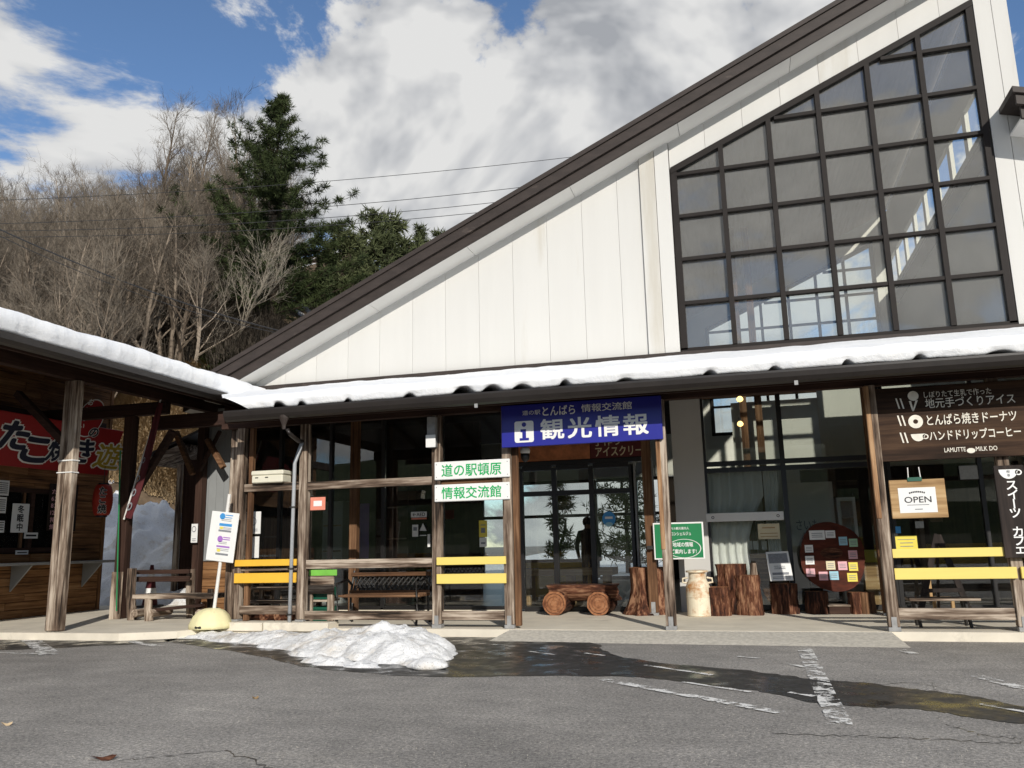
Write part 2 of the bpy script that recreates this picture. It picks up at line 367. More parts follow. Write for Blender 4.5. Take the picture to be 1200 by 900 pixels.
def empty(name, loc):
    o = bpy.data.objects.new(name, None); COL.objects.link(o); o.location = loc; WL[o.name] = Vector(loc); o.empty_display_size = .1; return o
def tag(o, label=None, cat=None, group=None, kind=None):
    if label: o['label'] = label
    if cat: o['category'] = cat
    if group: o['group'] = group
    if kind: o['kind'] = kind
    return o
def thing(name, loc, label, cat, group=None): return tag(empty(name, loc), label, cat, group)
def copy_tree(o, parent=None, loc=None, rz=None, scale=None):
    c = o.copy(); COL.objects.link(c)
    if parent is not None:
        mi = o.matrix_parent_inverse.copy(); c.parent = parent; c.matrix_parent_inverse = mi
    if loc is not None: c.location = loc
    if rz is not None: c.rotation_euler.z = rz
    if scale is not None: c.scale = (scale,)*3 if not isinstance(scale, tuple) else scale
    for ch in o.children: copy_tree(ch, c)
    return c
def bx(name, mat, parent, x0, x1, y0, y1, z0, z1, c=0.0): return MB().box(min(x0, x1), max(x0, x1), min(y0, y1), max(y0, y1), min(z0, z1), max(z0, z1), c).build(name, mat, parent)
def setmats(o, mats, fn):
    for m in mats: o.data.materials.append(M[m])
    for p in o.data.polygons: p.material_index = fn(p)
_tc = {}
def text_mesh(body, bold=0.0):
    k = (body, bold)
    if k in _tc: return _tc[k]
    c = bpy.data.curves.new('lettering', 'FONT'); c.body = body; c.size = 1; c.resolution_u = 3; c.offset = bold
    o = bpy.data.objects.new('lettering_source', c); COL.objects.link(o); bpy.context.view_layer.update()
    me = bpy.data.meshes.new_from_object(o.evaluated_get(bpy.context.evaluated_depsgraph_get()))
    vs = [v.co.copy() for v in me.vertices]; fs = [tuple(p.vertices) for p in me.polygons]
    bpy.data.objects.remove(o); bpy.data.curves.remove(c); bpy.data.meshes.remove(me)
    _tc[k] = (vs, fs); return _tc[k]
def strikes(b, n):
    if b < .004: return [(0, 0, n*0)]
    k = 4 if b < .03 else 8
    return [(b*math.cos(2*math.pi*(i+.5)/k), b*math.sin(2*math.pi*(i+.5)/k), n*(.0003*i)) for i in range(k)]
def letters(mb, body, o, r, u, w, h, bold=.012, arc=0.0):
    """text fitted to a w x h box whose lower-left corner is o, r and u unit vectors along and up the face"""
    vs, fs = text_mesh(body, 0.0); o, r, u = Vector(o), Vector(r), Vector(u)
    x0 = min(v.x for v in vs); x1 = max(v.x for v in vs); y0 = min(v.y for v in vs); y1 = max(v.y for v in vs)
    for dx, dy, dn in strikes(bold, r.cross(u)):
        mb.add([o + dn + r*((v.x+dx-x0)/(x1-x0)*w) + u*((v.y+dy-y0)/(y1-y0)*h) for v in vs], fs)
    return mb
def vletters(mb, body, o, r, u, size, pitch, bold=.012, hx=1.0):
    """vertical text: o is the top centre"""
    o, r, u = Vector(o), Vector(r), Vector(u)
    for i, ch in enumerate(body):
        if ch == ' ': continue
        vs, fs = text_mesh(ch, 0.0)
        x0 = min(v.x for v in vs); x1 = max(v.x for v in vs); y0 = min(v.y for v in vs); y1 = max(v.y for v in vs)
        cx, cy = (x0+x1)/2, (y0+y1)/2; cc = o - u*(pitch*(i+.5))
        for dx, dy, dn in strikes(bold, r.cross(u)):
            if ch == 'ー': mb.add([cc + dn + r*((v.y+dy-cy)*size) + u*((v.x+dx-cx)*size) for v in vs], fs)
            else: mb.add([cc + dn + r*((v.x+dx-cx)*size*hx) + u*((v.y+dy-cy)*size) for v in vs], fs)
    return mb
def sheet(mb, o, r, u, x0, x1, y0, y1):
    o, r, u = Vector(o), Vector(r), Vector(u)
    return mb.add([o+r*x0+u*y0, o+r*x1+u*y0, o+r*x1+u*y1, o+r*x0+u*y1], [(0, 1, 2, 3)])
def disc(mb, o, r, u, rx, ry, n=24, r0=0.0):
    o, r, u = Vector(o), Vector(r), Vector(u)
    a = [o+r*(rx*math.cos(2*math.pi*k/n))+u*(ry*math.sin(2*math.pi*k/n)) for k in range(n)]
    if r0 <= 0: return mb.add(a, [tuple(range(n))])
    b = [o+r*(rx*r0*math.cos(2*math.pi*k/n))+u*(ry*r0*math.sin(2*math.pi*k/n)) for k in range(n)]
    return mb.add(a+b, [(k, (k+1) % n, n+(k+1) % n, n+k) for k in range(n)])
X, Y, Z = Vector((1, 0, 0)), Vector((0, 1, 0)), Vector((0, 0, 1))
def fbm(x, y, z=0.0, o=4):
    t = 0; a = 1; s = 0
    for i in range(o):
        t += a*noise.noise(Vector((x, y, z))); s += a; x *= 2.03; y *= 2.03; z *= 2.03; a *= .5
    return t/s
def sstep(a, b, x):
    t = max(0, min(1, (x-a)/(b-a))); return t*t*(3-2*t)
# ================================================================== SETTING
SLAB = .10
tag(MB().add([(-400, -400, 0), (400, -400, 0), (400, 400, 0), (-400, 400, 0)], [(0, 1, 2, 3)]).build('ground', 'asphalt', fix=False), kind='structure')
def ground_patch(name, mat, pts, z=.004):
    return tag(MB().add([(p.x, p.y, z) for p in pts], [tuple(range(len(pts)))]).build(name, mat, fix=False), kind='structure')
def smooth_loop(pts, it=2, jit=0.0, seed=0):
    rng = random.Random(seed)
    for _ in range(it):
        q = []
        for i in range(len(pts)):
            a, b = pts[i], pts[(i+1) % len(pts)]
            q += [a*.75+b*.25, a*.25+b*.75]
        if jit: q = [p+Vector((rng.uniform(-jit, jit), rng.uniform(-jit, jit), 0)) for p in q]
        pts = q
    return pts
wet_px = [(180, 748), (300, 748), (430, 752), (500, 741), (600, 744), (700, 752), (705, 765), (770, 778), (830, 782), (905, 790), (960, 797), (1010, 800), (1070, 808), (1130, 816), (1215, 830), (1215, 852), (1130, 838), (1080, 832), (1020, 828), (960, 826), (900, 812), (850, 806), (790, 797), (720, 792), (600, 793), (520, 794), (430, 790), (360, 783), (300, 767), (220, 756)]
ground_patch('puddle', 'wet', smooth_loop([oz(u, v, 0) for u, v in wet_px], 3, .025, 3))
ground_patch('gutter_puddle', 'wet', smooth_loop([oz(u, v, 0) for u, v in ((-40, 741), (60, 741), (190, 742), (215, 750), (170, 755), (110, 757), (60, 760), (-40, 764))], 2, .02, 5))
def stripe(name, a, b, w, z=.008):
    a, b = oz(*a, 0), oz(*b, 0); d = (b-a).normalized(); n = Vector((-d.y, d.x, 0))*w/2
    k = 24; rng = random.Random(int(a.x*100)); vs = []
    for i in range(k+1):
        p = a+(b-a)*i/k; e = rng.uniform(-.012, .012); vs += [p-n*(1+e*6), p+n*(1-e*5)]
    m = MB().add([(v.x, v.y, z) for v in vs], [(2*i, 2*i+2, 2*i+3, 2*i+1) for i in range(k)])
    return tag(m.build(name, 'paint', fix=False), kind='structure')
for a, b, w in (((943, 761), (985, 850), .15), ((706, 797), (915, 836), .11), ((35, 750), (60, 768), .22), ((-30, 765), (66, 767), .07), ((152, 752), (186, 758), .13),
                ((1145, 793), (1215, 812), .12), ((686, 766), (708, 769), .05), ((756, 780), (835, 792), .06), ((865, 770), (890, 772), .06), ((920, 777), (944, 783), .06), ((926, 812), (955, 817), .07), ((1055, 762), (1072, 767), .10),
                ((512, 763), (545, 764), .05), ((620, 764), (650, 768), .03), ((1150, 826), (1215, 838), .05), ((800, 800), (880, 812), .05)):
    stripe('parking_line', a, b, w)
# thin cracks in the asphalt
rng = random.Random(8)
for pts in (((1080, 820), (1110, 850), (1150, 862), (1215, 868)), ((905, 860), (1000, 863), (1110, 868), (1215, 872)), ((1000, 805), (1070, 800), (1140, 815)), ((1058, 765), (1085, 790), (1100, 815)), ((130, 893), (260, 880), (330, 905))):
    P = [oz(u, v, 0) for u, v in pts]; mb = MB(); vs = []
    K = 14
    for i in range(len(P)-1):
        for k in range(K):
            p = P[i].lerp(P[i+1], k/K)+Vector((rng.uniform(-.02, .02), rng.uniform(-.035, .035), 0)); vs.append(p)
    for i in range(len(vs)-1):
        w = rng.uniform(.002, .007); a, b = vs[i], vs[i+1]; mb.add([(a.x, a.y-w, .003), (b.x, b.y-w, .003), (b.x, b.y+w, .003), (a.x, a.y+w, .003)], [(0, 1, 2, 3)])
    tag(mb.build('asphalt_crack', 'wet', fix=False), kind='structure')
# raised porch floor, ramp and the concrete kerb blocks
porch = MB(); pp = [(-13, -1.0), (-8.2, -.95), (-7.55, -.62), (-7.3, -.16), (-3.02, -.14), (1.46, -.14), (9.5, -.16), (9.5, 2.75), (-9.3, 2.75), (-9.6, 4.2), (-13, 4.2)]
tag(porch.prism([(x, y, -.05) for x, y in pp], (0, 0, SLAB+.05)).build('porch_floor', 'concrete'), kind='structure')
rp = MB(); xl, xr = -3.02, 1.50
vs = [(xl+.02, -.145, SLAB-.004), (xr-.06, -.145, SLAB-.004), (xr+.03, -.72, .0), (xl-.14, -.56, .0), (xl+.02, -.145, -.05), (xr-.06, -.145, -.05), (xr+.03, -.72, -.05), (xl-.14, -.56, -.05)]
rp.add(vs, [(0, 1, 2, 3), (3, 2, 6, 7), (0, 3, 7, 4), (1, 5, 6, 2), (4, 7, 6, 5), (0, 4, 5, 1)])
tag(rp.build('entrance_ramp', 'ramp_concrete'), kind='structure')
for i, (a, b) in enumerate(((-7.32, -6.52), (-6.50, -5.52))):
    tag(MB().box(a, b, -.20, .12, SLAB-.04, SLAB+.075, .008).build('kerb_block', 'concrete'), kind='structure')

# hillside behind the wing
def hill_h(x, y):
    e = -8.5-.30*max(0, y-13); f = sstep(e, e-9, x)
    s = max(0, y-5.5); h = .66*min(s, 34)+.10*max(0, s-34)
    return f*(h+1.7*sstep(6.2, 9.0, y)*sstep(40, 20, y)+fbm(x*.12, y*.12, 3)*1.6*min(1, s/8)) - .25
mb = MB(); nx, ny = 80, 70
for j in range(ny+1):
    for i in range(nx+1):
        x = -90+86*i/nx; y = 4.6+80*(j/ny)**1.3
        mb.v.append(Vector((x, y, hill_h(x, y))))
for j in range(ny):
    for i in range(nx):
        a = j*(nx+1)+i; mb.f.append((a, a+1, a+nx+2, a+nx+1))
tag(mb.build('hillside', 'hill', smooth=True, fix=False, origin=(0, 0, 0)), kind='structure')
tag(MB().add([(-12, 15.2, .02), (60, 15.2, .02), (60, 120, .02), (-30, 120, .02)], [(0, 1, 2, 3)]).build('snow_field', 'snow', fix=False), kind='structure')

# ================================================================== MAIN BUILDING
B = thing('visitor_centre', (-2.5, 2.6, SLAB), 'white gabled visitor centre with brown roof edge and timber porch', 'building')
_a, _b = oy(250, 435, 2.04), oy(985, 0, 2.04)
RM = (_b.z-_a.z)/(_b.x-_a.x)
def rz(x): return _a.z+RM*(x-_a.x)
YW, YR, YB = 2.6, 2.04, 13.7
def strip(name, mat, x0, x1, y0, y1, d0, d1, parent=None):
    """board following the rake between x0 and x1, d0/d1 below the roof top"""
    m = MB().prism([(x0, y0, rz(x0)-d0), (x1, y0, rz(x1)-d0), (x1, y0, rz(x1)-d1), (x0, y0, rz(x0)-d1)], (0, y1-y0, 0))
    return m.build(name, mat, parent or B)
XL, XR = -9.75, 4.75
roof = strip('roof', 'brown_metal', XL, XR, YR-.03, 14.4, -.03, .05)
strip('fascia', 'brown_metal', XL, XR, YR, YR+.05, .052, .225)
strip('fascia', 'brown_metal', XL, XR, YR+.055, YR+.10, .215, .40)
# soffit panels, one per joint
x = XL
while x < XR:
    e = min(x+1.82, XR); strip('soffit_panel', 'soffit', x+.004, e-.004, YR+.10, YW+.05, .375, .40); x = e
# white wall panels
def wall_panel(x0, x1, z0, y0=YW, top=None, th=.05, d=.40):
    t0 = rz(x0)-d if top is None else top; t1 = rz(x1)-d if top is None else top
    if x0 < -8.62: return
    MB().prism([(x0, y0, z0), (x1, y0, z0), (x1, y0, t1), (x0, y0, t0)], (0, th, 0)).build('wall_panel', 'panel', B)
JX = [-8.6, -7.97, -7.35, -6.72, -6.10, -5.47, -4.85, -4.23, -3.61, -2.99, -2.37, -1.75, -1.36]
for a, b in zip(JX[:-1], JX[1:]): wall_panel(a+.0022, b-.0022, 3.8)
wall_panel(-1.352, -1.10, 3.8, y0=YW-.05, th=.10); wall_panel(-1.092, -.86, 3.8, y0=YW-.05, th=.10)
WX = [-.79+.78*i for i in range(7)]; WZ0 = 4.14
def wtop(x): return 7.24+.4415*(x+.762)
ax = -.85
for b in (-.25, .37, .99, 1.61, 2.23, 2.85, 3.47, 3.95):
    a0, a1 = ax+.0022, b-.0022
    MB().prism([(a0, YW, wtop(a0)+.05), (a1, YW, wtop(a1)+.05), (a1, YW, rz(a1)-.40), (a0, YW, rz(a0)-.40)], (0, .05, 0)).build('wall_panel', 'panel', B); ax = b
wall_panel(3.96, 4.20, 3.8); wall_panel(4.208, 4.42, 3.8)
MB().box(-.85, 3.95, YW, YW+.05, 3.8, WZ0-.06).build('wall_panel', 'panel', B)
# right-hand lower roof with its own stepped fascia, wall under it
def rz2(x): return 7.42-.30*(x-4.2)
for d0, d1, y0, y1, x0 in ((-.03, .06, YR-.12, 13, 4.10), (.062, .22, YR-.08, YR-.02, 4.14), (.21, .40, YR-.015, YR+.04, 4.20)):
    MB().prism([(x0, y0, rz2(x0)-d0), (11, y0, rz2(11)-d0), (11, y0, rz2(11)-d1), (x0, y0, rz2(x0)-d1)], (0, y1-y0, 0)).build('side_roof' if d0 < 0 else 'fascia', 'brown_metal', B)
MB().prism([(4.2, YR+.04, rz2(4.2)-.37), (11, YR+.04, rz2(11)-.37), (11, YR+.04, rz2(11)-.40), (4.2, YR+.04, rz2(4.2)-.40)], (0, .7, 0)).build('soffit_panel', 'soffit', B)
for a in range(8):
    x0 = 4.43+a*.62; MB().prism([(x0+.004, YW, 3.8), (x0+.616, YW, 3.8), (x0+.616, YW, rz2(x0+.6)-.38), (x0+.004, YW, rz2(x0)-.38)], (0, .05, 0)).build('wall_panel', 'panel', B)
# base flashing
bx('flashing', 'brown_metal', B, -9.0, 9, YW-.09, YW-.054, 3.86, 4.10)
# ---- big gable window: frame, mullions, panes
def gable_window(yf, y_p, glass, dense=True, mw_=.075, rows=.742):
    fr = MB()
    x0, x1 = WX[0], WX[-1]; t = .05
    fr.box(x0-t, x1+t, yf, yf+.12, WZ0-.06, WZ0+.03)                       # sill bar
    fr.prism([(x0-t, yf, WZ0), (x0+t, yf, WZ0), (x0+t, yf, wtop(x0+t)), (x0-t, yf, wtop(x0-t))], (0, .12, 0))
    fr.prism([(x1-t, yf, WZ0), (x1+t, yf, WZ0), (x1+t, yf, wtop(x1+t)), (x1-t, yf, wtop(x1-t))], (0, .12, 0))
    fr.prism([(x0-t, yf-.01, wtop(x0-t)-.05), (x1+t, yf-.01, wtop(x1+t)-.05), (x1+t, yf-.01, wtop(x1+t)+.06), (x0-t, yf-.01, wtop(x0-t)+.06)], (0, .13, 0))
    F = fr.build('gable_window', 'dark_metal', B)
    for x in WX[1:-1]:
        MB().prism([(x-mw_/2, yf-.02, WZ0+.03), (x+mw_/2, yf-.02, WZ0+.03), (x+mw_/2, yf-.02, wtop(x+mw_/2)-.05), (x-mw_/2, yf-.02, wtop(x-mw_/2)-.05)], (0, .13, 0)).build('mullion', 'dark_metal', F)
    for c in range(6):
        a, b = WX[c], WX[c+1]; ia, ib = a+mw_/2+.002, b-mw_/2-.002
        k = 0
        while True:
            z0 = WZ0+.03+k*rows; z1 = z0+rows
            if z0 > wtop(ib)-.12: break
            zb = z0+.028 if k else z0
            ta, tb = min(z1-.028, wtop(ia)-.05), min(z1-.028, wtop(ib)-.05)
            if dense:
                if k:   # transom bar
                    zt = z0
                    if wtop(ia)-.05 > zt+.03: MB().box(ia-.001, ib+.001, yf-.005, yf+.10, zt-.028, zt+.028).build('transom', 'dark_metal', F)
                    else:
                        xs = ia+(ib-ia)*max(0, min(1, ((zt+.03)-(wtop(ia)-.05))/(wtop(ib)-wtop(ia))))
                        MB().box(xs, ib+.001, yf-.005, yf+.10, zt-.028, zt+.028).build('transom', 'dark_metal', F)
            elif k in (2, 4, 6, 8): pass
            if ta > zb+.02: poly = [(ia, zb), (ib, zb), (ib, tb), (ia, ta)] if abs(ta-tb) > .001 or ta < z1 else None
            else:
                if tb <= zb+.05: break
                xs = ia+(ib-ia)*((zb-ta)/(tb-ta)); poly = [(xs, zb), (ib, zb), (ib, tb)]
            # clip: pane may be cut by the slope part way along
            if poly and len(poly) == 4 and wtop(ia)-.05 < z1-.028 < wtop(ib)-.05:
                xc = ia+(ib-ia)*((z1-.028)-(wtop(ia)-.05))/(wtop(ib)-wtop(ia)); poly = [(ia, zb), (ib, zb), (ib, z1-.028), (xc, z1-.028), (ia, wtop(ia)-.05)]
            MB().prism([(px, y_p, pz) for px, pz in poly], (0, .006, 0)).build('pane', glass, F)
            k += 1
    return F
gable_window(YW-.02, YW+.05, 'glass_up')
# ---- lean-to roof over the porch
YE, ZE = -.72, 3.04
LS = (3.86-ZE)/(YW-YE)
def lz(y): return ZE+LS*(y-YE)
yt = YW-.06; rv = [(-6.5, YE, ZE), (9.4, YE, ZE), (9.4, yt, lz(yt)), (-8.8, yt, lz(yt))]; rv += [(x, y, z-.06) for x, y, z in rv]
MB().add(rv, [(0, 1, 2, 3), (7, 6, 5, 4), (0, 4, 5, 1), (1, 5, 6, 2), (2, 6, 7, 3), (3, 7, 4, 0)]).build('porch_roof', 'gutter', B)
xx = -6.4
while xx < 8.5:
    MB().bar((xx, YE+.06, lz(YE+.06)-.105), (xx, YW-.1, lz(YW-.1)-.105), .05, .085, .004).build('rafter', 'dark_y', B); xx += .606
MB().box(-7.0, 9, YE+.01, YE+.045, ZE-.16, ZE-.02).build('eave_board', 'dark_x', B)
g = MB()   # gutter: half-round trough with rolled lip
prof = [(-.135, .02), (-.135, -.005), (-.125, -.06), (-.095, -.105), (-.05, -.125), (-.005, -.105), (-.005, .0), (-.018, .0), (-.018, -.09), (-.05, -.108), (-.085, -.092), (-.112, -.055), (-.122, -.01), (-.122, .02)]
g.prism([(-6.82, YE+a, ZE-.03+b) for a, b in prof], (15.8, 0, 0)); G = g.build('gutter', 'gutter', B)
for u, v in ((558, 475), (933, 448), (1290, 420)):
    p = oy(u, v, YE-.14); bx('gutter_clip', 'grey_steel', G, p.x-.02, p.x+.02, YE-.15, YE-.138, p.z-.03, p.z+.02)
# ---- posts, beams and rails of the porch
PX = {1: -7.06, 2: -6.03, 3: -4.02, 4: -3.03, 5: -.99, 6: 1.48, 7: 2.80, 8: 4.4, 9: 6.2}
BT = 2.91
def post(x, y, z0, z1, w=.12, mat='post_z', d=None): return MB().box(x-w/2, x+w/2, y-(d or w)/2, y+(d or w)/2, z0, z1, .006).build('post', mat, B)
for k, x in PX.items():
    y = {5: -.08, 6: -.08}.get(k, 0); z0 = SLAB+(.075 if k < 3 else .02)
    P = post(x, y, z0+.03, BT)
    if k >= 3: # galvanised foot
        m = MB(); m.box(x-.028, x+.028, y-.066, y-.061, z0, z0+.14); m.box(x-.065, x+.065, y-.065, y+.065, SLAB, z0+.028, .004)
        f = m.build('post_shoe', 'grey_steel', P)
    else: MB().box(x-.065, x+.065, y-.065, y+.065, z0, z0+.028, .004).build('post_shoe', 'grey_steel', P)
for k in (5, 6): x = PX[k]; MB().box(x-.067, x-.012, -.148, -.083, 1.05 if k == 5 else 1.35, BT-.01, .006).build('post_face', 'fresh_z', B)  # lighter tan strip on the upper left front of two posts
post(-7.24, .10, SLAB+.08, BT, .11); post(-3.03+.105, .02, SLAB+.03, BT-.1, .075, 'brown_z'); post(-6.915, .03, SLAB+.08, BT, .07, 'brown_z')
bx('beam', 'dark_x', B, -7.4, 9, -.06, .06, BT+.002, BT+.2, .006)
# inner columns
for x in (-6.22, -1.42, 1.72, 4.0):
    P = post(x, 1.95, SLAB+.04, 3.4, .13, 'brown_z'); bx('post_shoe', 'grey_steel', P, x-.07, x+.07, 1.88, 2.02, SLAB, SLAB+.037, .003)
    bx('post_shoe', 'grey_steel', P, x-.03, x+.03, 1.872, 1.88, SLAB+.037, SLAB+.19)
bx('beam', 'dark_x', B, -9.2, 9, 1.88, 2.02, 3.402, 3.56, .006)
def rail(k0, k1, z0, z1, mat='post_x', y=.0, th=.05, name='rail'):
    a, b = PX[k0]+.062, PX[k1]-.062; return MB().box(a, b, y-th/2, y+th/2, z0, z1, .005).build(name, mat, B)
rail(1, 2, 1.98, 2.09); rail(2, 3, 1.97, 2.08, th=.07); rail(2, 3, .88, 1.00); rail(2, 3, .20, .315); rail(1, 2, .27, .385); rail(3, 4, .20, .315); rail(6, 7, .22, .345); rail(7, 8, .22, .345)
rail(3, 4, 1.95, 2.06, 'brown_x'); rail(6, 7, 2.06, 2.14, 'post_x'); rail(7, 8, 2.06, 2.14, 'post_x'); rail(1, 2, .86, .90, 'post_x', .01)
for (a, b) in ((1, 2), (3, 4), (6, 7), (7, 8)):
    dz = .0 if a > 2 else .0
    for (z0, z1) in ((.905, 1.005), (.665, .79)) if a != 1 else ((.93, 1.02), (.70, .835)):
        x0, x1 = PX[a]+(.05 if a != 1 else .04), PX[b]-(.05 if b != 2 else .075)
        MB().box(x0-.03, x1+.03, -.105, -.072, z0, z1, .004).build('yellow_slat', 'yellow' if a != 1 else 'yellow_deep', B)
# post/slat blocks behind yellow slats
# ---- glazed ground-floor wall
def glazing(name, xs, zs, y=YW, bw=.055, mat='black_frame', glass='glass', skip=()):
    fr = MB(); x0, x1, z0, z1 = xs[0], xs[-1], zs[0], zs[-1]
    for x in xs: fr.box(x-bw/2, x+bw/2, y-.05, y+.05, z0, z1)
    F = fr.build(name, mat, B)
    for i in range(len(xs)-1):
        for z in zs: MB().box(xs[i]+bw/2, xs[i+1]-bw/2, y-.042, y+.042, z-bw/2, z+bw/2).build('cross_bar', mat, F)
        for j in range(len(zs)-1):
            if (i, j) in skip: continue
            MB().box(xs[i]+bw/2+.001, xs[i+1]-bw/2-.001, y-.003, y+.003, zs[j]+bw/2+.001, zs[j+1]-bw/2-.001).build('pane', glass, F)
    return F
def px(u, v=640, y=YW): return oy(u, v, y).x
ZS = SLAB+.06
glazing('shop_window', [-9.0, -8.0, -7.0, -6.0, -5.0], [ZS, 3.58])
glazing('shop_window', [-4.93, px(604)], [ZS, 3.58])
D = glazing('entrance_door', [px(612), px(652), px(696), px(744)], [SLAB+.035, 1.95, 2.36], bw=.075)
bx('door_head', 'black_frame', B, px(604), px(757), YW-.06, YW+.06, 2.40, 2.465)
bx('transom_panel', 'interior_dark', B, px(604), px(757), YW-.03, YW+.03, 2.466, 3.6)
glazing('shop_window', [px(747), px(768)], [ZS, 2.42], mat='silver')
bx('white_column', 'panel', B, px(790, 560), px(826, 560), YW-.10, YW+.06, SLAB, 3.6, .005)
glazing('cafe_window', [px(829, 600), px(922, 600), px(1040, 600)], [ZS, 2.20, 2.30, 3.62], bw=.07)
glazing('cafe_window', [px(1046, 600), 3.2, 4.3, 5.6], [ZS, 2.25, 3.62])
bx('lintel', 'dark_x', B, -9.2, 9, YW-.05, YW+.05, 3.62, 3.79)
bx('sill', 'concrete', B, -9.2, px(604), YW-.07, YW+.05, SLAB-.02, SLAB+.028)
# left end wall of grey boards beside the passage
for i in range(4):
    a = -9.62+i*.16; MB().box(a, a+.155, YW-.04, YW, .98, 3.75).build('siding_board', 'silver', B)
for i in range(6): MB().box(-9.62, -9.0, YW-.045, YW, SLAB+i*.145, SLAB+.14+i*.145, .004).build('siding_board', 'plank_x', B)
# ---- shell and hall interior
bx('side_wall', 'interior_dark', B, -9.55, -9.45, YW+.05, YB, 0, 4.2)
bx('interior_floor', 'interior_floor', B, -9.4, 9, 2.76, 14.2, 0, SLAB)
MB().prism([(-9.4, YW+.1, rz(-9.4)-.30), (4.30, YW+.1, rz(4.30)-.30), (4.30, YW+.1, rz(4.30)-.27), (-9.4, YW+.1, rz(-9.4)-.27)], (0, YB-YW-.1, 0)).build('ceiling', 'ceiling', B)
# right wall of the hall with its clerestory strip
bx('hall_wall', 'interior_white', B, 4.32, 4.40, 2.66, YB, SLAB, 7.95)
bx('hall_wall', 'interior_white', B, 4.32, 4.40, 2.66, YB, 8.75, 10.08)
for i in range(9):
    y0 = 2.66+i*1.24; bx('hall_wall', 'interior_white', B, 4.325, 4.395, y0, y0+.22, 7.95, 8.75)
# back wall, gable window and rear glazing
yb = YB
MB().prism([(-9.45, yb, 3.0), (WX[0]-.05, yb, 3.0), (WX[0]-.05, yb, rz(WX[0])-.3), (-9.45, yb, rz(-9.45)-.3)], (0, .08, 0)).build('rear_wall', 'interior_white', B)
MB().prism([(WX[0]-.05, yb, 3.0), (4.3, yb, 3.0), (4.3, yb, WZ0-.06), (WX[0]-.05, yb, WZ0-.06)], (0, .08, 0)).build('rear_wall', 'interior_white', B)
MB().prism([(WX[0]-.05, yb, wtop(WX[0])+.05), (4.3, yb, wtop(4.3)+.05), (4.3, yb, rz(4.3)-.3), (WX[0]-.05, yb, rz(WX[0])-.3)], (0, .08, 0)).build('rear_wall', 'interior_white', B)
MB().box(WX[-1]+.05, 4.3, yb+.002, yb+.078, WZ0-.06, wtop(4.1)).build('rear_wall', 'interior_white', B)
gable_window(yb-.02, yb+.04, 'glass')
glazing('rear_glazing', [-9.4, -7.8, -6.6, -5.5, -4.3, -3.1, -2.3], [SLAB+.05, 1.95, 2.95], y=yb, bw=.09)
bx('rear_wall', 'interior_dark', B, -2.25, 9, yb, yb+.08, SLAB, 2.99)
bx('low_ceiling', 'interior_dark', B, -9.4, -1.2, 2.7, 9.0, 3.62, 3.74)  # ceiling added to keep the shop side of the interior dark
bx('partition', 'interior_dark', B, -9.4, -5.1, 5.2, 5.3, SLAB, 3.6)  # wall added behind the left bays so the interior stays dark
bx('cafe_partition', 'interior_white', B, -.2, 4.2, 7.4, 7.5, SLAB, 4.0)
bx('cafe_partition', 'interior_white', B, 1.3, 4.25, 4.6, 4.7, 2.3, 4.0)
bx('cafe_partition', 'interior_dark', B, .9, 4.25, 4.55, 4.59, SLAB, 2.3)
bx('hall_column', 'brown_z', B, -.02, .12, 6.6, 6.74, SLAB, 7.6); bx('hall_column', 'brown_z', B, .28, .42, 6.9, 7.04, SLAB, 7.7)
bx('hall_beam', 'brown_x', B, -6, 4.2, 6.6, 6.75, 4.0, 4.2)

# ---- snow lying on the porch roof
def roof_snow(name, x0, x1, nxx, base, prof_n, seed, eave, top, thick, lab, up_axis='y', gaps=(), slant=0):
    """lumpy blanket: cross-section runs from the top edge down to the eave, rolls over and tucks under"""
    mb = MB(); K = prof_n; sg = 1 if eave > top else -1
    def start(q): return x0+(slant*(q-eave) if slant else 0)
    for i in range(nxx+1):
        t = x0+(x1-x0)*i/nxx
        th = thick*(1+.22*fbm(t*.7, seed)+.10*fbm(t*2.6, seed+5)); lip = .03+.06*fbm(t*.8, seed+9)+.02*fbm(t*3.5, seed+2)
        g = max([0]+[max(0, 1-((t-a)/w)**2)*(.55+6*w*abs(math.sin(a*7))) for a, w in gaps])
        for k in range(K+1):
            s = k/K
            if s < .72:
                q = top+(eave-top)*(s/.72); z = base(q)+th*(1+.20*fbm(t*1.3, q*1.6, seed, 3))
            else:
                a = (s-.72)/.28; lo = .004+g*th*.30+.02*max(0, fbm(t*2.2, 5, seed, 3))
                if a < .5: b_ = a/.5*math.pi/2; q = eave+sg*(lip+.09*math.sin(b_)); z = base(eave)+th*.45+th*.55*math.cos(b_)*(1+.10*fbm(t*3, a*3, seed, 3))
                elif a < .82: b_ = (a-.5)/.32; q = eave+sg*(lip+.09-.03*b_+.012*fbm(t*6, a*5, seed, 2)); z = base(eave)+th*.45+(lo-th*.45)*b_
                else: b_ = (a-.82)/.18; q = eave+sg*((lip+.06)*(1-b_)-.30*b_); z = base(eave)+lo+.01*b_
            if slant: xs_ = start(q); tt = xs_+(x1-xs_)*i/nxx-.42*max(0, min(1, (z-base(max(q, eave)))/th))*math.exp(-i/14)
            else: tt = t
            mb.v.append(Vector((tt, q, z)) if up_axis == 'y' else Vector((q, t, z)))
    for i in range(nxx):
        for k in range(K):
            a = i*(K+1)+k; mb.f.append((a, a+1, a+K+2, a+K+1))
    o = mb.build(name, 'snow', smooth=True); tag(o, kind='stuff'); tag(o, lab, 'snow'); return o
rg = random.Random(4); gaps = []
for u in (262, 285, 330, 355, 408, 480, 542, 575, 610, 660, 730, 829, 905, 990, 1076, 1172):
    gaps.append((oy(u, 450, YE).x, rg.uniform(.05, .16)))
roof_snow('porch_roof_snow', -6.5, 9, 560, lz, 40, 2.3, YE-.02, YW-.1, .20, 'white snow blanket lying on the porch roof', gaps=gaps, slant=-.72)

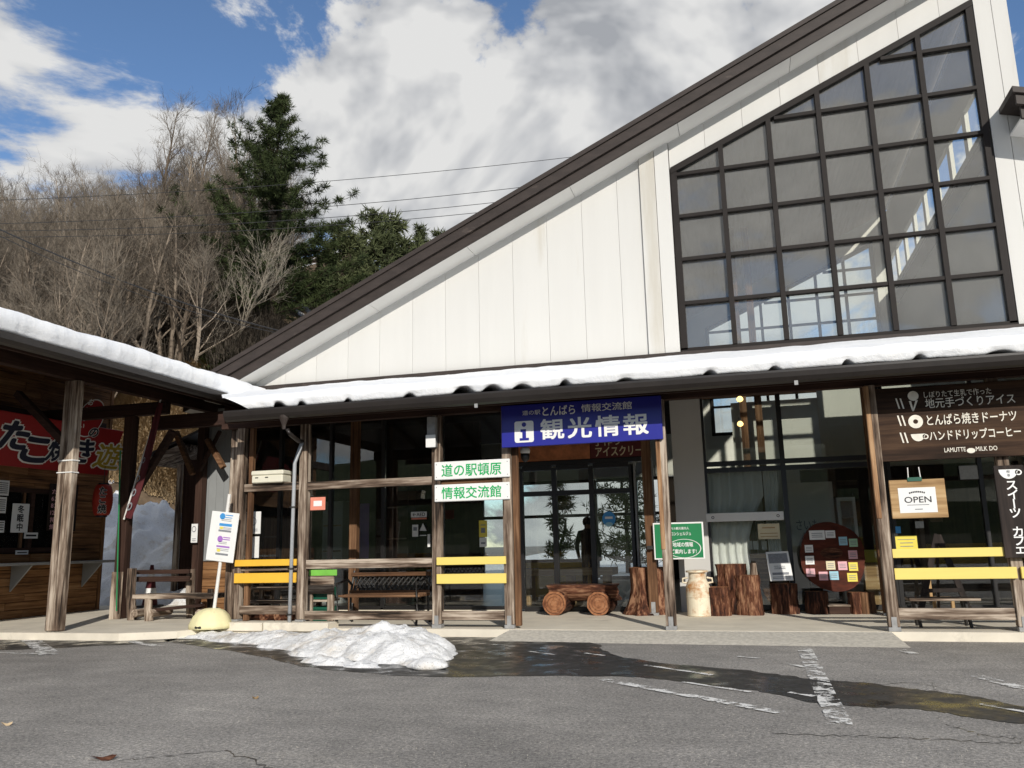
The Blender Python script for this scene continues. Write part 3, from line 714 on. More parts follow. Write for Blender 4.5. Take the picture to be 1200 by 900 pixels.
# ================================================================== TAKOYAKI WING (left)
W = thing('takoyaki_stall', (-12.1, 1.0, SLAB), 'brown plank takoyaki stall with snow on its deep eave', 'building')
XW, WE, WZ = -12.1, -8.42, 3.76          # wall plane, eave line, eave height
WS = .27
def wz(x): return WZ+WS*(WE-x)
rngw = random.Random(12)
z = SLAB; i = 0
while z < 4.62:    # wall planks left and right of the serving window
    h = .135; 
    segs = [(-6, 2.92)] if not (1.22 < z+h/2 < 2.28) else [(2.12, 2.92)]
    for (a, b) in segs:
        cuts = [a]+([rngw.uniform(-2.2, -.5), rngw.uniform(.6, 1.6)] if b-a > 3 else [])+[b]
        for c0, c1 in zip(cuts[:-1], cuts[1:]):
            off = rngw.uniform(0, .012); MB().box(XW-.03, XW+off, c0+.003, c1-.003, z+.004, z+h-.003, .004).build('plank', 'plank_y', W)
    z += h
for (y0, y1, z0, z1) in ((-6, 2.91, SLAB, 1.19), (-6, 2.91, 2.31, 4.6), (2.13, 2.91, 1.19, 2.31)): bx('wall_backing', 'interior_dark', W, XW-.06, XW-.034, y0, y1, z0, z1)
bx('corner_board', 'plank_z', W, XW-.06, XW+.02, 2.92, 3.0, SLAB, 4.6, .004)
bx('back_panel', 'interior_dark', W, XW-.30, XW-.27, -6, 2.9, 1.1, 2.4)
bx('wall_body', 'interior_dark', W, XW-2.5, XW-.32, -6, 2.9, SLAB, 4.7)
for (y0, y1, z0, z1) in ((-3.0, 2.1, 1.20, 1.28), (-3.0, 2.1, 2.22, 2.30), (2.04, 2.12, 1.28, 2.22), (1.20, 1.28, 1.28, 2.22), (.42, .50, 1.28, 2.22), (-.6, -.52, 1.28, 2.22)):
    bx('window_frame', 'dark_y', W, XW-.05, XW+.035, y0, y1, z0, z1, .004)
bx('window_post', 'brown_z', W, XW-.03, XW+.0, 1.06, 1.11, 1.28, 2.22)
bx('pane', 'glass', W, XW-.02, XW-.014, -3.0, 2.04, 1.28, 2.22)
sh = MB().box(XW+.02, XW+.50, -3.2, 2.95, .985, 1.03, .004).build('counter_shelf', 'grey_steel', W)
for y in (.92, 2.5):
    MB().prism([(XW+.02, y, .98), (XW+.44, y, .98), (XW+.02, y, .55)], (0, .03, 0)).build('bracket', 'silver', sh)
# roof of the wing: deck, beam, rafters, gutter, posts and braces
YN, YF = -7.0, 2.55
MB().prism([(WE, YN, WZ), (-14.5, YN, wz(-14.5)), (-14.5, YN, wz(-14.5)-.06), (WE, YN, WZ-.06)], (0, YF+.3-YN, 0)).build('roof', 'gutter', W)
xx = YN+.2
while xx < YF:
    MB().bar((WE-.05, xx, wz(WE-.05)-.11), (-12.6, xx, wz(-12.6)-.11), .05, .09, .004).build('rafter', 'dark_x', W); xx += .606
bx('eave_board', 'dark_y', W, WE-.045, WE-.01, YN, YF-.3, WZ-.17, WZ-.03)
MB().prism([(WE-a, YN, WZ-.03+b) for a, b in prof], (0, YF-.25-YN, 0)).build('gutter', 'gutter', W)
XP = -9.42
bx('beam', 'dark_y', W, XP-.07, XP+.07, YN, 2.8, 3.66, 3.88, .006)
bx('beam', 'dark_y', W, XW-.06, XW+.06, YN, 2.8, 3.45, 3.66, .006)
pw = oz(64.5, 740, SLAB)
for dx in (-.128, .0):
    MB().box(pw.x-.0+dx, pw.x+dx+.118, pw.y-.06, pw.y+.06, SLAB+.01, 3.658, .008).build('post', 'post_z' if dx < 0 else 'post_z', W)
MB().box(pw.x-.14, pw.x+.13, pw.y-.07, pw.y+.07, 2.47, 2.49, .003).build('cable_tie', 'white_ink', W)
MB().box(pw.x-.14, pw.x+.13, pw.y-.07, pw.y+.07, 2.30, 2.316, .003).build('cable_tie', 'white_ink', W)
p143 = oz(139, 725, SLAB)
MB().box(p143.x-.09, p143.x+.09, p143.y-.08, p143.y+.08, SLAB, 3.44, .008).build('post', 'dark_z', W)
P = bx('post', 'post_z', W, p143.x-.11, p143.x+.11, p143.y-.10, p143.y-.085, SLAB, SLAB+.75, .004)
bx('tie_beam', 'dark_x', W, XW, XP+.1, p143.y-.07, p143.y+.07, 3.445, 3.655, .006)
def brace(a, b, w=.09, h=.10, mat='dark_x'): return MB().bar(a, b, w, h, .005, up=(0, 1, 0)).build('brace', mat, W)
q0 = oy(150, 592, p143.y); q1 = oy(203, 505, p143.y); brace(q0, q1, .10, .12)
q0 = oy(60, 530, pw.y); brace((pw.x-.1, pw.y, 2.75), (pw.x-1.05, pw.y, 3.55), .10, .11)
# passage behind: column with braces and the tie beam over it
pc = oy(229, 700, 2.45)
MB().box(pc.x-.07, pc.x+.07, 2.38, 2.52, SLAB, 3.45, .006).build('post', 'dark_z', W)
for (a, b) in (((206, 506), (226, 556)), ((243, 515), (262, 548))):
    brace(oy(*a, 2.2), oy(*b, 2.2), .08, .10, 'brown_x')
brace(oy(258, 505, 2.3), oy(234, 552, 2.3), .05, .07)
a = oy(180, 503, 1.6); b = oy(300, 497, 1.6); bx('tie_beam', 'dark_x', W, a.x, b.x+.2, 1.53, 1.67, a.z-.02, a.z+.22, .006)
roof_snow('stall_roof_snow', YN, YF+.25, 300, wz, 40, 7.7, WE+.03, -12.5, .30, 'thick white snow along the eave of the takoyaki stall', up_axis='x')
# ================================================================== SIGNS
def board(name, label, cat, P, th, face, rim=None, c=.004, group=None):
    """sign slab from its four corners (bottom-left, bottom-right, top-right, top-left), thickness to the back"""
    bl, br, tr, tl = [Vector(p) for p in P]; r = (br-bl).normalized(); u = (tl-bl).normalized(); n = r.cross(u).normalized()
    T = thing(name, (bl+br)/2, label, cat, group)
    MB().hexa(bl-n*th, br-bl, tl-bl, n*th, c).build('panel', face, T)
    return T, bl, r, u, n, (br-bl).length, (tl-bl).length
def put(T, mat, name='lettering', z=.003, *items, bl=None, r=None, u=None, n=None):
    mb = MB()
    for it in items: it(mb)
    return mb.build(name, mat, T, fix=False)
# --- blue tourist information sign
ys = -.20
a, b = oy(588, 524, ys), oy(777, 515, ys); zt = oy(588, 476, ys).z
z0 = (a.z+b.z)/2
T, o, r, u, n, w, h = board('information_sign', 'wide blue information sign with white lettering above the entrance', 'sign', [(a.x, ys, z0), (b.x, ys, z0), (b.x, ys, zt), (a.x, ys, zt)], .06, 'blue')
f = o+n*.003
m = MB(); [letters(m, c_, f+r*w*(.255+.172*i_)+u*h*.14, r, u, w*.145, h*.47, .028) for i_, c_ in enumerate('観光情報')]; m.build('lettering', 'white_ink', T, fix=False)
for s_, x_, y_, w_, h_, b_ in (('道の駅', .14, .74, .115, .115, .006), ('とんばら', .27, .70, .205, .22, .022), ('情報交流館', .515, .73, .31, .18, .014)):
    m = MB(); letters(m, s_, f+r*w*x_+u*h*y_, r, u, w*w_, h*h_, b_); m.build('lettering', 'white_ink', T, fix=False)
m = MB(); pts = []
for cx, cy, a0 in ((.195, .15, -90), (.195, .55, 0), (.10, .55, 90), (.10, .15, 180)):
    for k in range(5):
        t = rad(a0+k*22.5); pts.append(f+r*(w*cx+.03*math.cos(t))+u*(h*cy+.03*math.sin(t)))
m.add(pts, [tuple(range(len(pts)))]); m.build('emblem', 'white_ink', T, fix=False)
m = MB(); g2 = o+n*.006; disc(m, g2+r*w*.148+u*h*.52, r, u, .03, .03, 16); sheet(m, g2, r, u, w*.125, w*.16, h*.34, h*.41); sheet(m, g2, r, u, w*.136, w*.16, h*.20, h*.34); sheet(m, g2, r, u, w*.118, w*.178, h*.14, h*.20); m.build('emblem', 'blue', T, fix=False)
# --- two white boards with green lettering between the posts
for (v0, v1, body, lab) in ((562, 541, '道の駅頓原', 'white board with green lettering, upper of the pair between two posts'), (588, 568, '情報交流館', 'white board with green lettering, lower of the pair between two posts')):
    yb_ = -.09; a = oy(509, v0, yb_); b = oy(597.5, v0-2.5, yb_); t = oy(509, v1, yb_).z; zb = (a.z+b.z)/2
    T, o, r, u, n, w, h = board('name_board', lab, 'sign', [(a.x, yb_, zb), (b.x, yb_, zb), (b.x, yb_, zb+t-a.z), (a.x, yb_, zb+t-a.z)], .025, 'sign_white', c=.008, group='green lettered name boards')
    m = MB(); letters(m, body, o+n*.003+r*w*.10+u*h*.16, r, u, w*.79, h*.68, .016); m.build('lettering', 'green_ink', T, fix=False)
    m = MB()
    for i, j in ((.03, .15), (.03, .85), (.97, .15), (.97, .85)): disc(m, o+n*.003+r*w*i+u*h*j, r, u, .007, .007, 8)
    m.build('screw', 'grey_steel', T, fix=False)
# --- dark wooden menu board
ys = -.13
a = oy(1033, 541, ys); zt = oy(1023, 462, ys).z; zb = oy(1033, 541, ys).z
T, o, r, u, n, w, h = board('menu_board', 'large dark wooden menu board with white hand lettering', 'sign', [(a.x, ys, zb), (a.x+1.78, ys, zb), (a.x+1.78, ys, zt+.06), (a.x, ys, zt+.06)], .04, 'menu_board')
f = o+n*.003
def pxf(u_, v_, y=ys-.003): return oy(u_, v_, y)
def L2(body, u0, v0, u1, v1, hh, bold): 
    m = MB(); p, q = pxf(u0, v0), pxf(u1, v1); letters(m, body, Vector((p.x, ys-.003, (p.z+q.z)/2)), X, Z, q.x-p.x, hh, bold); m.build('lettering', 'cream_ink', T, fix=False)
L2('しぼりたて生乳で作った', 1083, 466, 1162, 462, .075, .004); L2('地元手づくりアイス', 1085, 479, 1190, 472, .115, .008)
L2('とんばら焼きドーナツ', 1087, 499, 1192, 493, .125, .012); L2('ハンドドリップコーヒー', 1090, 517, 1197, 511, .115, .014); L2('LAMUTTE', 1107, 530, 1132, 529, .05, .006); L2('MILK DO', 1144, 529, 1169, 527, .05, .006)
def emb(m): m.build('emblem', 'cream_ink', T, fix=False); return MB()
m = MB()
for k, (uu, vv) in enumerate(((1054, 473), (1056, 493), (1059, 513))):
    for d in (0, 5):
        p = pxf(uu+d-4, vv-6); q = pxf(uu+d, vv+6); m.add([p-X*.008, p+X*.008, q+X*.008, q-X*.008], [(0, 1, 2, 3)]); m = emb(m)
p = pxf(1070, 464); disc(m, p, X, Z, .058, .058, 20); a1, b1, c1 = pxf(1065, 470), pxf(1075.5, 469), pxf(1070, 482)
m.add([a1, a1+X*.025, c1+X*.008, c1-X*.008], [(0, 1, 2, 3)]); m.add([b1, b1-X*.025, c1-X*.008, c1+X*.008], [(0, 1, 2, 3)])
m = emb(m); disc(m, pxf(1073, 494), X, Z, .078, .078, 24, .34)
m = emb(m); p = pxf(1076, 512); cup = [p+X*(.075*math.cos(t))+Z*(.085*math.sin(t)) for t in [math.pi+math.pi*k/12 for k in range(13)]]; cup = [q+Z*.035 for q in cup]; m.add(cup, [tuple(range(13))]); disc(m, p+X*.078+Z*.0, X, Z, .032, .03, 14, .6)
m = emb(m); disc(m, pxf(1138, 528), X, Z, .045, .03, 10)
m.build('emblem', 'cream_ink', T, fix=False)
# --- OPEN board hanging on cords
yo = -.10; a, b = oy(1046, 608, yo), oy(1112.5, 610, yo); zt = oy(1043, 563, yo).z
T, o, r, u, n, w, h = board('open_sign', 'pale wooden board with white OPEN card hanging on cords', 'sign', [(a.x, yo, a.z), (b.x, yo, a.z-.0), (b.x, yo, zt), (a.x, yo, zt)], .03, 'pale_x', c=.006)
m = MB(); sheet(m, o+n*.003, r, u, w*.15, w*.82, h*.14, h*.79); m.build('card', 'paper', T, fix=False)
m = MB(); letters(m, 'OPEN', o+n*.006+r*w*.25+u*h*.40, r, u, w*.48, h*.155, .006)
for k in range(9):
    t = k/8*2-1; sheet(m, o+n*.006+u*(-.012*t*t), r, u, w*(.485+t*.13)-.006, w*(.485+t*.13)+.008, h*.66, h*.70)
m.build('lettering', 'black_ink', T, fix=False)
m = MB(); sheet(m, o+n*.006, r, u, w*.29, w*.68, h*.335, h*.35); sheet(m, o+n*.006, r, u, w*.42, w*.56, h*.22, h*.24); m.build('lettering', 'ink_grey', T, fix=False)
m = MB(); ctr = (o+r*w*.47+u*h); 
for d in (-.065, .065): m.tube([ctr+X*d-Y*.005, ctr+X*(d*.9)+Z*.14], .006, 6)
m.build('cord', 'white_pipe', T); bx('clip', 'green_plastic', T, ctr.x-.075, ctr.x+.075, yo-.012, yo+.0, ctr.z-.02, ctr.z+.025)
# --- narrow black sweets cafe sign on the right-hand post
ys = -.135; P = [oy(1178, 654, ys), oy(1203, 654, ys), oy(1193, 543, ys), oy(1164, 546, ys)]
xc = (P[0].x+P[3].x)/2; zb, zt = P[0].z, P[3].z; x1 = xc+.30
T, o, r, u, n, w, h = board('cafe_sign', 'narrow tall black cafe sign with white cup and lettering', 'sign', [(xc, ys, zb), (x1, ys, zb), (x1, ys, zt), (xc, ys, zt)], .03, 'black_board')
m = MB(); vletters(m, 'スイーツ カフェ', o+n*.003+r*w*.52+u*h*.83, r, u, .125, h*.80/8, .022); m.build('lettering', 'white_ink', T, fix=False)
m = MB(); p = o+n*.003+r*w*.47+u*h*.955; m.add([p+X*(.095*math.cos(t))+Z*(.105*math.sin(t)) for t in [math.pi+math.pi*k/12 for k in range(13)]], [tuple(range(13))]); disc(m, p+X*.10-Z*.035, X, Z, .035, .032, 14, .6); m.build('emblem', 'white_ink', T, fix=False)
m = MB(); vletters(m, '喫茶', p+n*.003-Z*.005, r, u, .035, .04, .004); m.build('lettering', 'ink_grey', T, fix=False)
# --- green concierge notice on a white pole behind the porch post
yg = 1.80; a, b = oy(767, 656, yg), oy(826.5, 655, yg); zt = oy(764, 613, yg).z; 
T, o, r, u, n, w, h = board('guide_sign', 'green sign with white Japanese lettering behind the porch post', 'sign', [(a.x, yg, a.z), (b.x, yg, a.z), (b.x, yg, zt), (a.x, yg, zt)], .02, 'sign_white', c=.006)
f = o+n*.003; m = MB(); sheet(m, f, r, u, w*.03, w*.97, h*.04, h*.96); m.build('face', 'sign_green', T, fix=False)
f = o+n*.006; m = MB(); letters(m, 'ローカル観光案内人', f+r*w*.26+u*h*.80, r, u, w*.46, h*.075, .008); letters(m, 'コンシェルジュ', f+r*w*.36+u*h*.645, r, u, w*.39, h*.095, .012)
letters(m, '地域の情報', f+r*w*.38+u*h*.335, r, u, w*.40, h*.125, .016); letters(m, 'ご案内します!', f+r*w*.34+u*h*.15, r, u, w*.50, h*.125, .016); disc(m, f+r*w*.60+u*h*.29, r, u, w*.335, h*.255, 32, .955)
m.build('lettering', 'white_ink', T, fix=False)
px_, zz = o.x+w*.72, o.z
bx('bracket', 'iron', T, -1.46, -1.38, yg, yg+.085, zz+.15, zz+.2)
# --- takoyaki sign on the stall
tl, tr_, br_, bl_ = ox(0, 481, -11.3), ox(143, 505, -11.3), ox(127.5, 558, -11.62), ox(0, 545, -11.62)
r = Vector((0, 1, 0)); y0, y1 = -3.4, (tr_.y+br_.y)/2; u = Vector((.32, 0, (tr_.z+tl.z)/2-(br_.z+bl_.z)/2)); h = u.length; u.normalize()
bl = Vector((-11.62, y0, (br_.z+bl_.z)/2)); n = r.cross(u).normalized(); w = y1-y0
T = thing('takoyaki_sign', bl+r*w/2, 'long red takoyaki sign with navy and gold lettering', 'sign')
MB().hexa(bl-n*.03, r*w, u*h, n*.03, .004).build('panel', 'red', T)
def fpos(uu, vv, off=.004):   # pixel -> point on the tilted face
    d = ray(uu, vv); k = n.dot(bl+n*off-CAM)/n.dot(d); return CAM+d*k
def face_text(body, u0, v0, u1, v1, tall, mat, rim, bold=.03):
    p, q = fpos(u0, v0), fpos(u1, v1)
    for (mt, bd, off, nm) in ((rim, bold+.05, .004, 'outline'), (mat, bold, .008, 'lettering')):
        m = MB(); letters(m, body, p+n*(off-.004), r, u, (q-p).dot(r), tall, bd); m.build(nm, mt, T, fix=False)
face_text('た', -4, 523, 28, 525, .44, 'navy_ink', 'white_ink', .045); face_text('こ', 22, 539, 50, 541, .40, 'navy_ink', 'white_ink', .045); face_text('焼', 52, 539, 76, 541, .42, 'navy_ink', 'white_ink', .03); face_text('き', 82, 540, 103, 543, .42, 'navy_ink', 'white_ink', .03)
face_text('遊', 107, 547, 137, 548, .48, 'gold_ink', 'white_ink', .02)
face_text('の', 103, 511, 113, 512, .16, 'navy_ink', 'white_ink', .03)
# round balloon on top of the sign
c0 = fpos(106, 490); m = MB(); disc(m, c0+n*.0, r, u, .30, .36, 28); m2 = m.build('balloon', 'red', T, fix=False)
m = MB(); disc(m, c0+n*.004, r, u, .30, .36, 28, .94); m.build('balloon_rim', 'white_ink', T, fix=False)
m = MB(); vletters(m, 'おいしい', c0+n*.008-r*.13+u*.36, r, u, .13, .15, .03); m.build('lettering', 'white_ink', T, fix=False)
# --- red paper lantern
lc = ox(119, 604, -11.55); T = thing('paper_lantern', lc, 'red paper lantern with black lettering hanging at the stall corner', 'lantern')
zt = ox(119, 568, -11.55).z; H = zt-lc.z; pr = []
for k in range(25):
    t = k/24; pr.append(((.115+.06*math.sin(math.pi*t)**.6)*(1+.02*math.cos(k*math.pi)), t*H))
MB().lathe(pr, 24, lc).build('shade', 'lantern_red', T, smooth=True)
MB().lathe([(.095, 0), (.095, .03)], 16, lc+Z*(H)).build('cap', 'black_ink', T); MB().lathe([(.095, -.03), (.095, 0)], 16, lc).build('cap', 'black_ink', T); MB().tube([lc+Z*(H+.03), lc+Z*(H+.6)], .006, 6).build('cord', 'iron', T)
rr = Vector((.35, .94, 0)).normalized(); nn = Vector((.86, -.5, 0)).normalized(); rr = Vector((.5, .86, 0))
m = MB(); vs, fs = [], []
for (bd, off, mt, nm) in ((.07, .008, 'white_ink', 'outline'), (.03, .013, 'black_ink', 'lettering')):
    m = MB(); vletters(m, 'たこ焼', Vector((0, 0, H*.93)), X, Z, .165, H*.29, bd, .9)
    out = []
    for v in m.v:   # wrap on to the lantern
        t = max(0, min(1, v.z/H)); R0 = .115+.06*math.sin(math.pi*t)**.6+off; ang = math.atan2(-.75, .66)+v.x/R0; out.append(lc+Vector((R0*math.cos(ang), R0*math.sin(ang), v.z)))
    m.v = out; m.build(nm, mt, T, fix=False)
# --- notices on the stall
def notice(name, label, o, r, u, w, h, mat='paper', cat='notice', group=None, th=.004, text=(), bars=(), ink='ink_grey'):
    o, r, u = Vector(o), Vector(r).normalized(), Vector(u).normalized(); n = r.cross(u)
    T = thing(name, o+r*w/2, label, cat, group); MB().hexa(o-n*th, r*w, u*h, n*th).build('sheet', mat, T)
    if text or bars:
        m = MB()
        for body, x, y, ww, hh, bd in text: letters(m, body, o+n*.003+r*w*x+u*h*y, r, u, w*ww, h*hh, bd)
        for x0, x1, y0, y1 in bars: sheet(m, o+n*.003, r, u, w*x0, w*x1, h*y0, h*y1)
        m.build('print', ink, T, fix=False)
    return T
XN = XW+.045
p = ox(12, 624, XN); q = ox(32, 590.5, XN); pr_ = ox(32, 624, XN)
T = notice('winter_notice', 'white paper with three vertical black characters in the stall window', (XN, p.y, p.z), Y, Z, pr_.y-p.y, q.z-p.z)
m = MB(); vletters(m, '冬眠中', Vector((XN+.003, (p.y+pr_.y)/2, q.z-.02)), Y, Z, .14, (q.z-p.z-.04)/3, .03); m.build('lettering', 'black_ink', T, fix=False)
for (u0, v0, u1, v1, lab, bars) in ((-6, 580, 10, 562, 'printed white sheet, topmost of three at the left picture edge', [(.1, .9, .15+.13*i, .20+.13*i) for i in range(6)]), (-6, 601, 6.5, 582, 'printed white sheet, middle of three at the left picture edge', [(.1, .9, .15+.13*i, .20+.13*i) for i in range(6)]), (-6, 624, 4.5, 610, 'printed white sheet, lowest of three at the left picture edge', [(.1, .9, .2+.2*i, .28+.2*i) for i in range(4)]), (28, 631, 44, 624, 'small white label below the winter notice', [(.12, .88, .35, .65)]), (18, 650, 33, 645, 'small white label on the planks above the counter', [(.12, .88, .35, .6)])):
    a = ox(u0, v0, XN); b = ox(u1, v0, XN); t = ox(u0, v1, XN); notice('paper_label', lab, (XN, a.y, a.z), Y, Z, b.y-a.y, t.z-a.z, bars=bars, ink='black_ink')
a = ox(54, 622, XN); b = ox(88, 622, XN); t = ox(54, 566, XN)
T = notice('price_list', 'dark price list with white lettering behind the double post', (XN, a.y, a.z), Y, Z, b.y-a.y, t.z-a.z, 'interior_dark', 'sign')
m = MB()
for i, s in enumerate(('たこ焼', '6コ300円', '8コ400円', '12コ600円', '持ち帰り', '焼きそば')): letters(m, s, Vector((XN+.003, a.y+.06, t.z-.19-i*.125)), Y, Z, (b.y-a.y)*.7, .09, .02)
m.build('lettering', 'paper_pink', T, fix=False)
# --- furled red banner leaning at the corner post
a, b = oy(146, 606, p143.y-.15), oy(187, 472, p143.y-.15); d = (b-a)
T = thing('furled_banner', a, 'furled red banner with white print leaning beside the dark post', 'banner')
MB().tube([a-d*.02, b+d*.03], .014, 8).build('pole', 'white_pipe', T)
mb = MB(); k = 26
for i in range(k+1):
    t = i/k; c = a.lerp(b, t); wd = .03+.15*math.sin(math.pi*min(1, .25+t*.7))**1.5
    for j in range(7):
        s = j/6; mb.v.append(c+Vector((.02+wd*s, -.02+.035*math.sin(s*9+t*5), -.30*wd*s)))
for i in range(k):
    for j in range(6): q = i*7+j; mb.f.append((q, q+1, q+8, q+7))
mb.build('cloth', 'banner_red', T, smooth=True, fix=False)
m = MB()
for t0 in (.10, .22, .34, .50):
    c = a.lerp(b, t0)+Vector((.03, -.06, -.02)); disc(m, c+X*.05, X, d.normalized(), .055*(1-t0), .075*(1-t0*.6), 10, .6)
m.build('print', 'ink_grey', T, fix=False)

# ================================================================== BUS STOP
bp = oz(247, 736, SLAB); T = thing('bus_stop', bp, 'leaning bus stop with white timetable on a cream dome base', 'bus stop')
prb = [(.285, 0), (.29, .05), (.27, .10), (.235, .17), (.17, .235), (.10, .265), (.05, .27)]
m = MB().lathe(prb, 28, bp)
for v in m.v[:]: pass
for i, v in enumerate(m.v):
    dlt = v-bp; a = math.atan2(dlt.y, dlt.x); s = 1+.035*math.cos(a*8); v.x = bp.x+dlt.x*s; v.y = bp.y+dlt.y*s
m.build('base', 'cream_concrete', T, smooth=True)
m = MB(); [m.box(bp.x+dx-.05, bp.x+dx+.05, bp.y-.30, bp.y-.25, bp.z+.015, bp.z+.05, .01) for dx in (0,)]; m.build('base_slot', 'iron', T)
pt = oy(269, 579, bp.y); pb = oy(250.5, 716, bp.y)
MB().tube([pb-Z*.02, pt], .024, 12).build('pole', 'white_pipe', T)
d = (pt-pb).normalized(); cs = [oy(240.5, 656, bp.y-.035), oy(272.5, 660, bp.y-.035), oy(280, 601, bp.y-.035), oy(248.5, 598.5, bp.y-.035)]
o = cs[0]; r = (cs[1]-cs[0]).normalized(); w = (cs[1]-cs[0]).length; u = (cs[3]-cs[0]).normalized(); h = (cs[3]-cs[0]).length; n = r.cross(u).normalized()
MB().hexa(o-n*.02, r*w, u*h, n*.02, .006).build('timetable', 'sign_white', T)
TT = T.children[-1]
f = o+n*.003
for mt, its in (('ink_blue', [(.34, .80, .715, .77), (.52, .80, .93, .95), (.52, .78, .885, .90)]), ('ink_violet', [(.34, .82, .285, .32), (.54, .80, .44, .46), (.54, .80, .48, .50)]), ('ink_grey', [(.34, .80, .60, .64), (.36, .8, .655, .665), (.36, .8, .68, .69), (.34, .80, .13, .17), (.36, .8, .22, .23), (.36, .8, .25, .26), (.4, .7, .36, .37), (.4, .7, .39, .40), (.4, .76, .82, .83), (.4, .76, .85, .86)]), ('paper_yellow', [(.38, .5, .655, .70), (.38, .5, .195, .25)])):
    m = MB(); [sheet(m, f+n*(.0 if mt != 'paper_yellow' else .002), r, u, w*a0, w*a1, h*b0, h*b1) for a0, a1, b0, b1 in its]
    if mt == 'ink_blue': disc(m, f+r*w*.42+u*h*.91, r, u, .045, .045, 18)
    if mt == 'ink_violet': disc(m, f+r*w*.44+u*h*.45, r, u, .045, .045, 18)
    m.build('print', mt, TT, fix=False)
m = MB(); sheet(m, f-n*.001, r, u, w*.24, w*.90, h*.06, h*.98); m.build('poster', 'paper', TT, fix=False)

# ================================================================== THINGS ON THE PORCH
# downpipe (part of the building)
DP = MB(); x_, y_ = PX[2]-.10, -.14
e_ = oy(354, 523, -.16); DP.tube([e_+Z*.06, (x_+.015, y_, 2.35), (x_, y_, SLAB+.06)], .026, 12); DP.build('downpipe', 'grey_pipe', B, smooth=True)
MB().tube([oy(337, 503, YE-.06), oy(339, 508, YE-.06), oy(350, 517, -.3), e_+Z*.07, e_+Z*.03], .029, 12).build('downpipe', 'gutter', B, smooth=True)
hp = oy(333, 490, YE-.06); MB().lathe([(.026, -.15), (.03, -.10), (.045, -.06), (.07, .0), (.075, .04)], 14, hp, 1.0, .7).build('rain_head', 'brown_metal', B, smooth=False)
for z in (SLAB+.17, .88, 1.72): MB().lathe([(.045, 0), (.045, .02)], 12, (x_, y_, z)).build('pipe_band', 'iron', B)
# white foam box on the rail
a = oy(299.5, 570, 0); b = oy(337, 570, 0); zt = oy(300, 556, 0).z
T = thing('foam_box', ((a.x+b.x)/2, 0, 2.092), 'cream foam box sitting on the timber rail', 'box')
bx('box', 'cream_plastic', T, a.x, b.x-.02, -.11, .13, 2.092, 2.092+(zt-a.z)*.62, .012); bx('lid', 'cream_plastic', T, a.x-.01, b.x-.01, -.12, .14, 2.094+(zt-a.z)*.62, 2.094+(zt-a.z), .015)
for dx in (.06, .22): bx('slot', 'iron', T, a.x+dx, a.x+dx+.05, -.112, -.108, 2.16, 2.175)
# lamp box on a post
p = oy(509, 525, -.07); T = thing('porch_lamp', (p.x, -.09, p.z), 'grey and white lamp box fixed high on a porch post', 'lamp')
bx('housing', 'grey_steel', T, p.x-.075, p.x+.045, -.16, -.062, p.z, oy(509, 489, -.07).z, .01); bx('cover', 'sign_white', T, p.x-.085, p.x+.055, -.175, -.162, p.z, p.z+.17, .006)
# security camera
p = oy(615.5, 535, .12); T = thing('security_camera', p, 'white and black dome security camera under the blue sign', 'camera')
MB().lathe([(.06, .04), (.068, .08), (.06, .11), (.03, .125)], 18, p).build('housing', 'sign_white', T, smooth=True)
MB().lathe([(.005, -.075), (.035, -.062), (.055, -.03), (.06, .0), (.058, .039)], 18, p).build('dome', 'black_frame', T, smooth=True); bx('bracket', 'sign_white', T, p.x-.02, p.x+.02, p.y-.02, p.y+.02, p.z+.12, BT)
# small salmon notice hanging from the rail
a = oy(363.5, 598, -.045); w = oy(381, 598, -.045).x-a.x; h = oy(363.5, 583, -.045).z-a.z
notice('salmon_notice', 'small salmon-red notice hung below the timber rail', (a.x, -.045, a.z), X, Z, w, h, 'paper_red'); T = [c for c in bpy.data.objects if c.name.startswith('salmon_notice')][0]
m = MB(); sheet(m, (a.x, -.048, a.z), X, Z, w*.22, w*.78, h*.3, h*.72); m.build('card', 'paper', T, fix=False)
# white papers behind the first bay, stickers on the glass
yg_ = YW-.055
def gn(name, lab, u0, v0, u1, v1, mat='paper', y=yg_, **k):
    a = oy(u0, v1, y); b = oy(u1, v1, y); t = oy(u0, v0, y); return notice(name, lab, (a.x, y, a.z), X, Z, b.x-a.x, t.z-a.z, mat, **k)
T = gn('no_smoking_notice', 'white no smoking notice behind the leftmost bay, upper of two', 288, 600, 305, 626, y=.35, bars=[(.2, .8, .12, .15), (.2, .8, .2, .23)])
c = T.location; m = MB(); disc(m, oy(296.5, 611, .345), X, Z, .06, .06, 20, .82); m.build('emblem', 'ink_grey', T, fix=False)
gn('blank_notice', 'plain pale paper below the no smoking notice', 287, 629, 303, 654, 'paper', y=.35)
gn('defibrillator_sticker', 'white AED sticker on the dark glass by the bench', 481.5, 600, 500, 606.5, text=[('←AED', .12, .2, .78, .62, .01)], ink='black_ink')
gn('red_label', 'thin red strip under the AED sticker', 482, 607, 500, 609, 'paper_red')
gn('small_sticker', 'small white sticker on dark glass left of the triangle sticker', 483, 615, 490, 629, bars=[(.2, .8, .5, .8)])
T = gn('triangle_sticker', 'white triangular warning sticker on dark glass', 492, 627, 499.5, 628)
pa, pb_, pc_ = oy(491.5, 622, yg_-.005), oy(500, 622, yg_-.005), oy(495.7, 613, yg_-.005); m = MB().add([pa, pb_, pc_], [(0, 1, 2)]); m.build('triangle', 'paper', T, fix=False)
gn('narrow_sticker', 'narrow white upright sticker beside the third post', 501, 626, 504, 641); 
T = gn('yellow_poster', 'tall yellow poster on the glass beside the entrance', 561.5, 610, 571, 629.5, 'paper_yellow', bars=[(.25, .75, .25, .55), (.2, .8, .7, .75)]); gn('poster_footer', 'white slip under the yellow poster', 562, 630, 570.5, 641, 'paper', bars=[(.2, .8, .3, .5)])
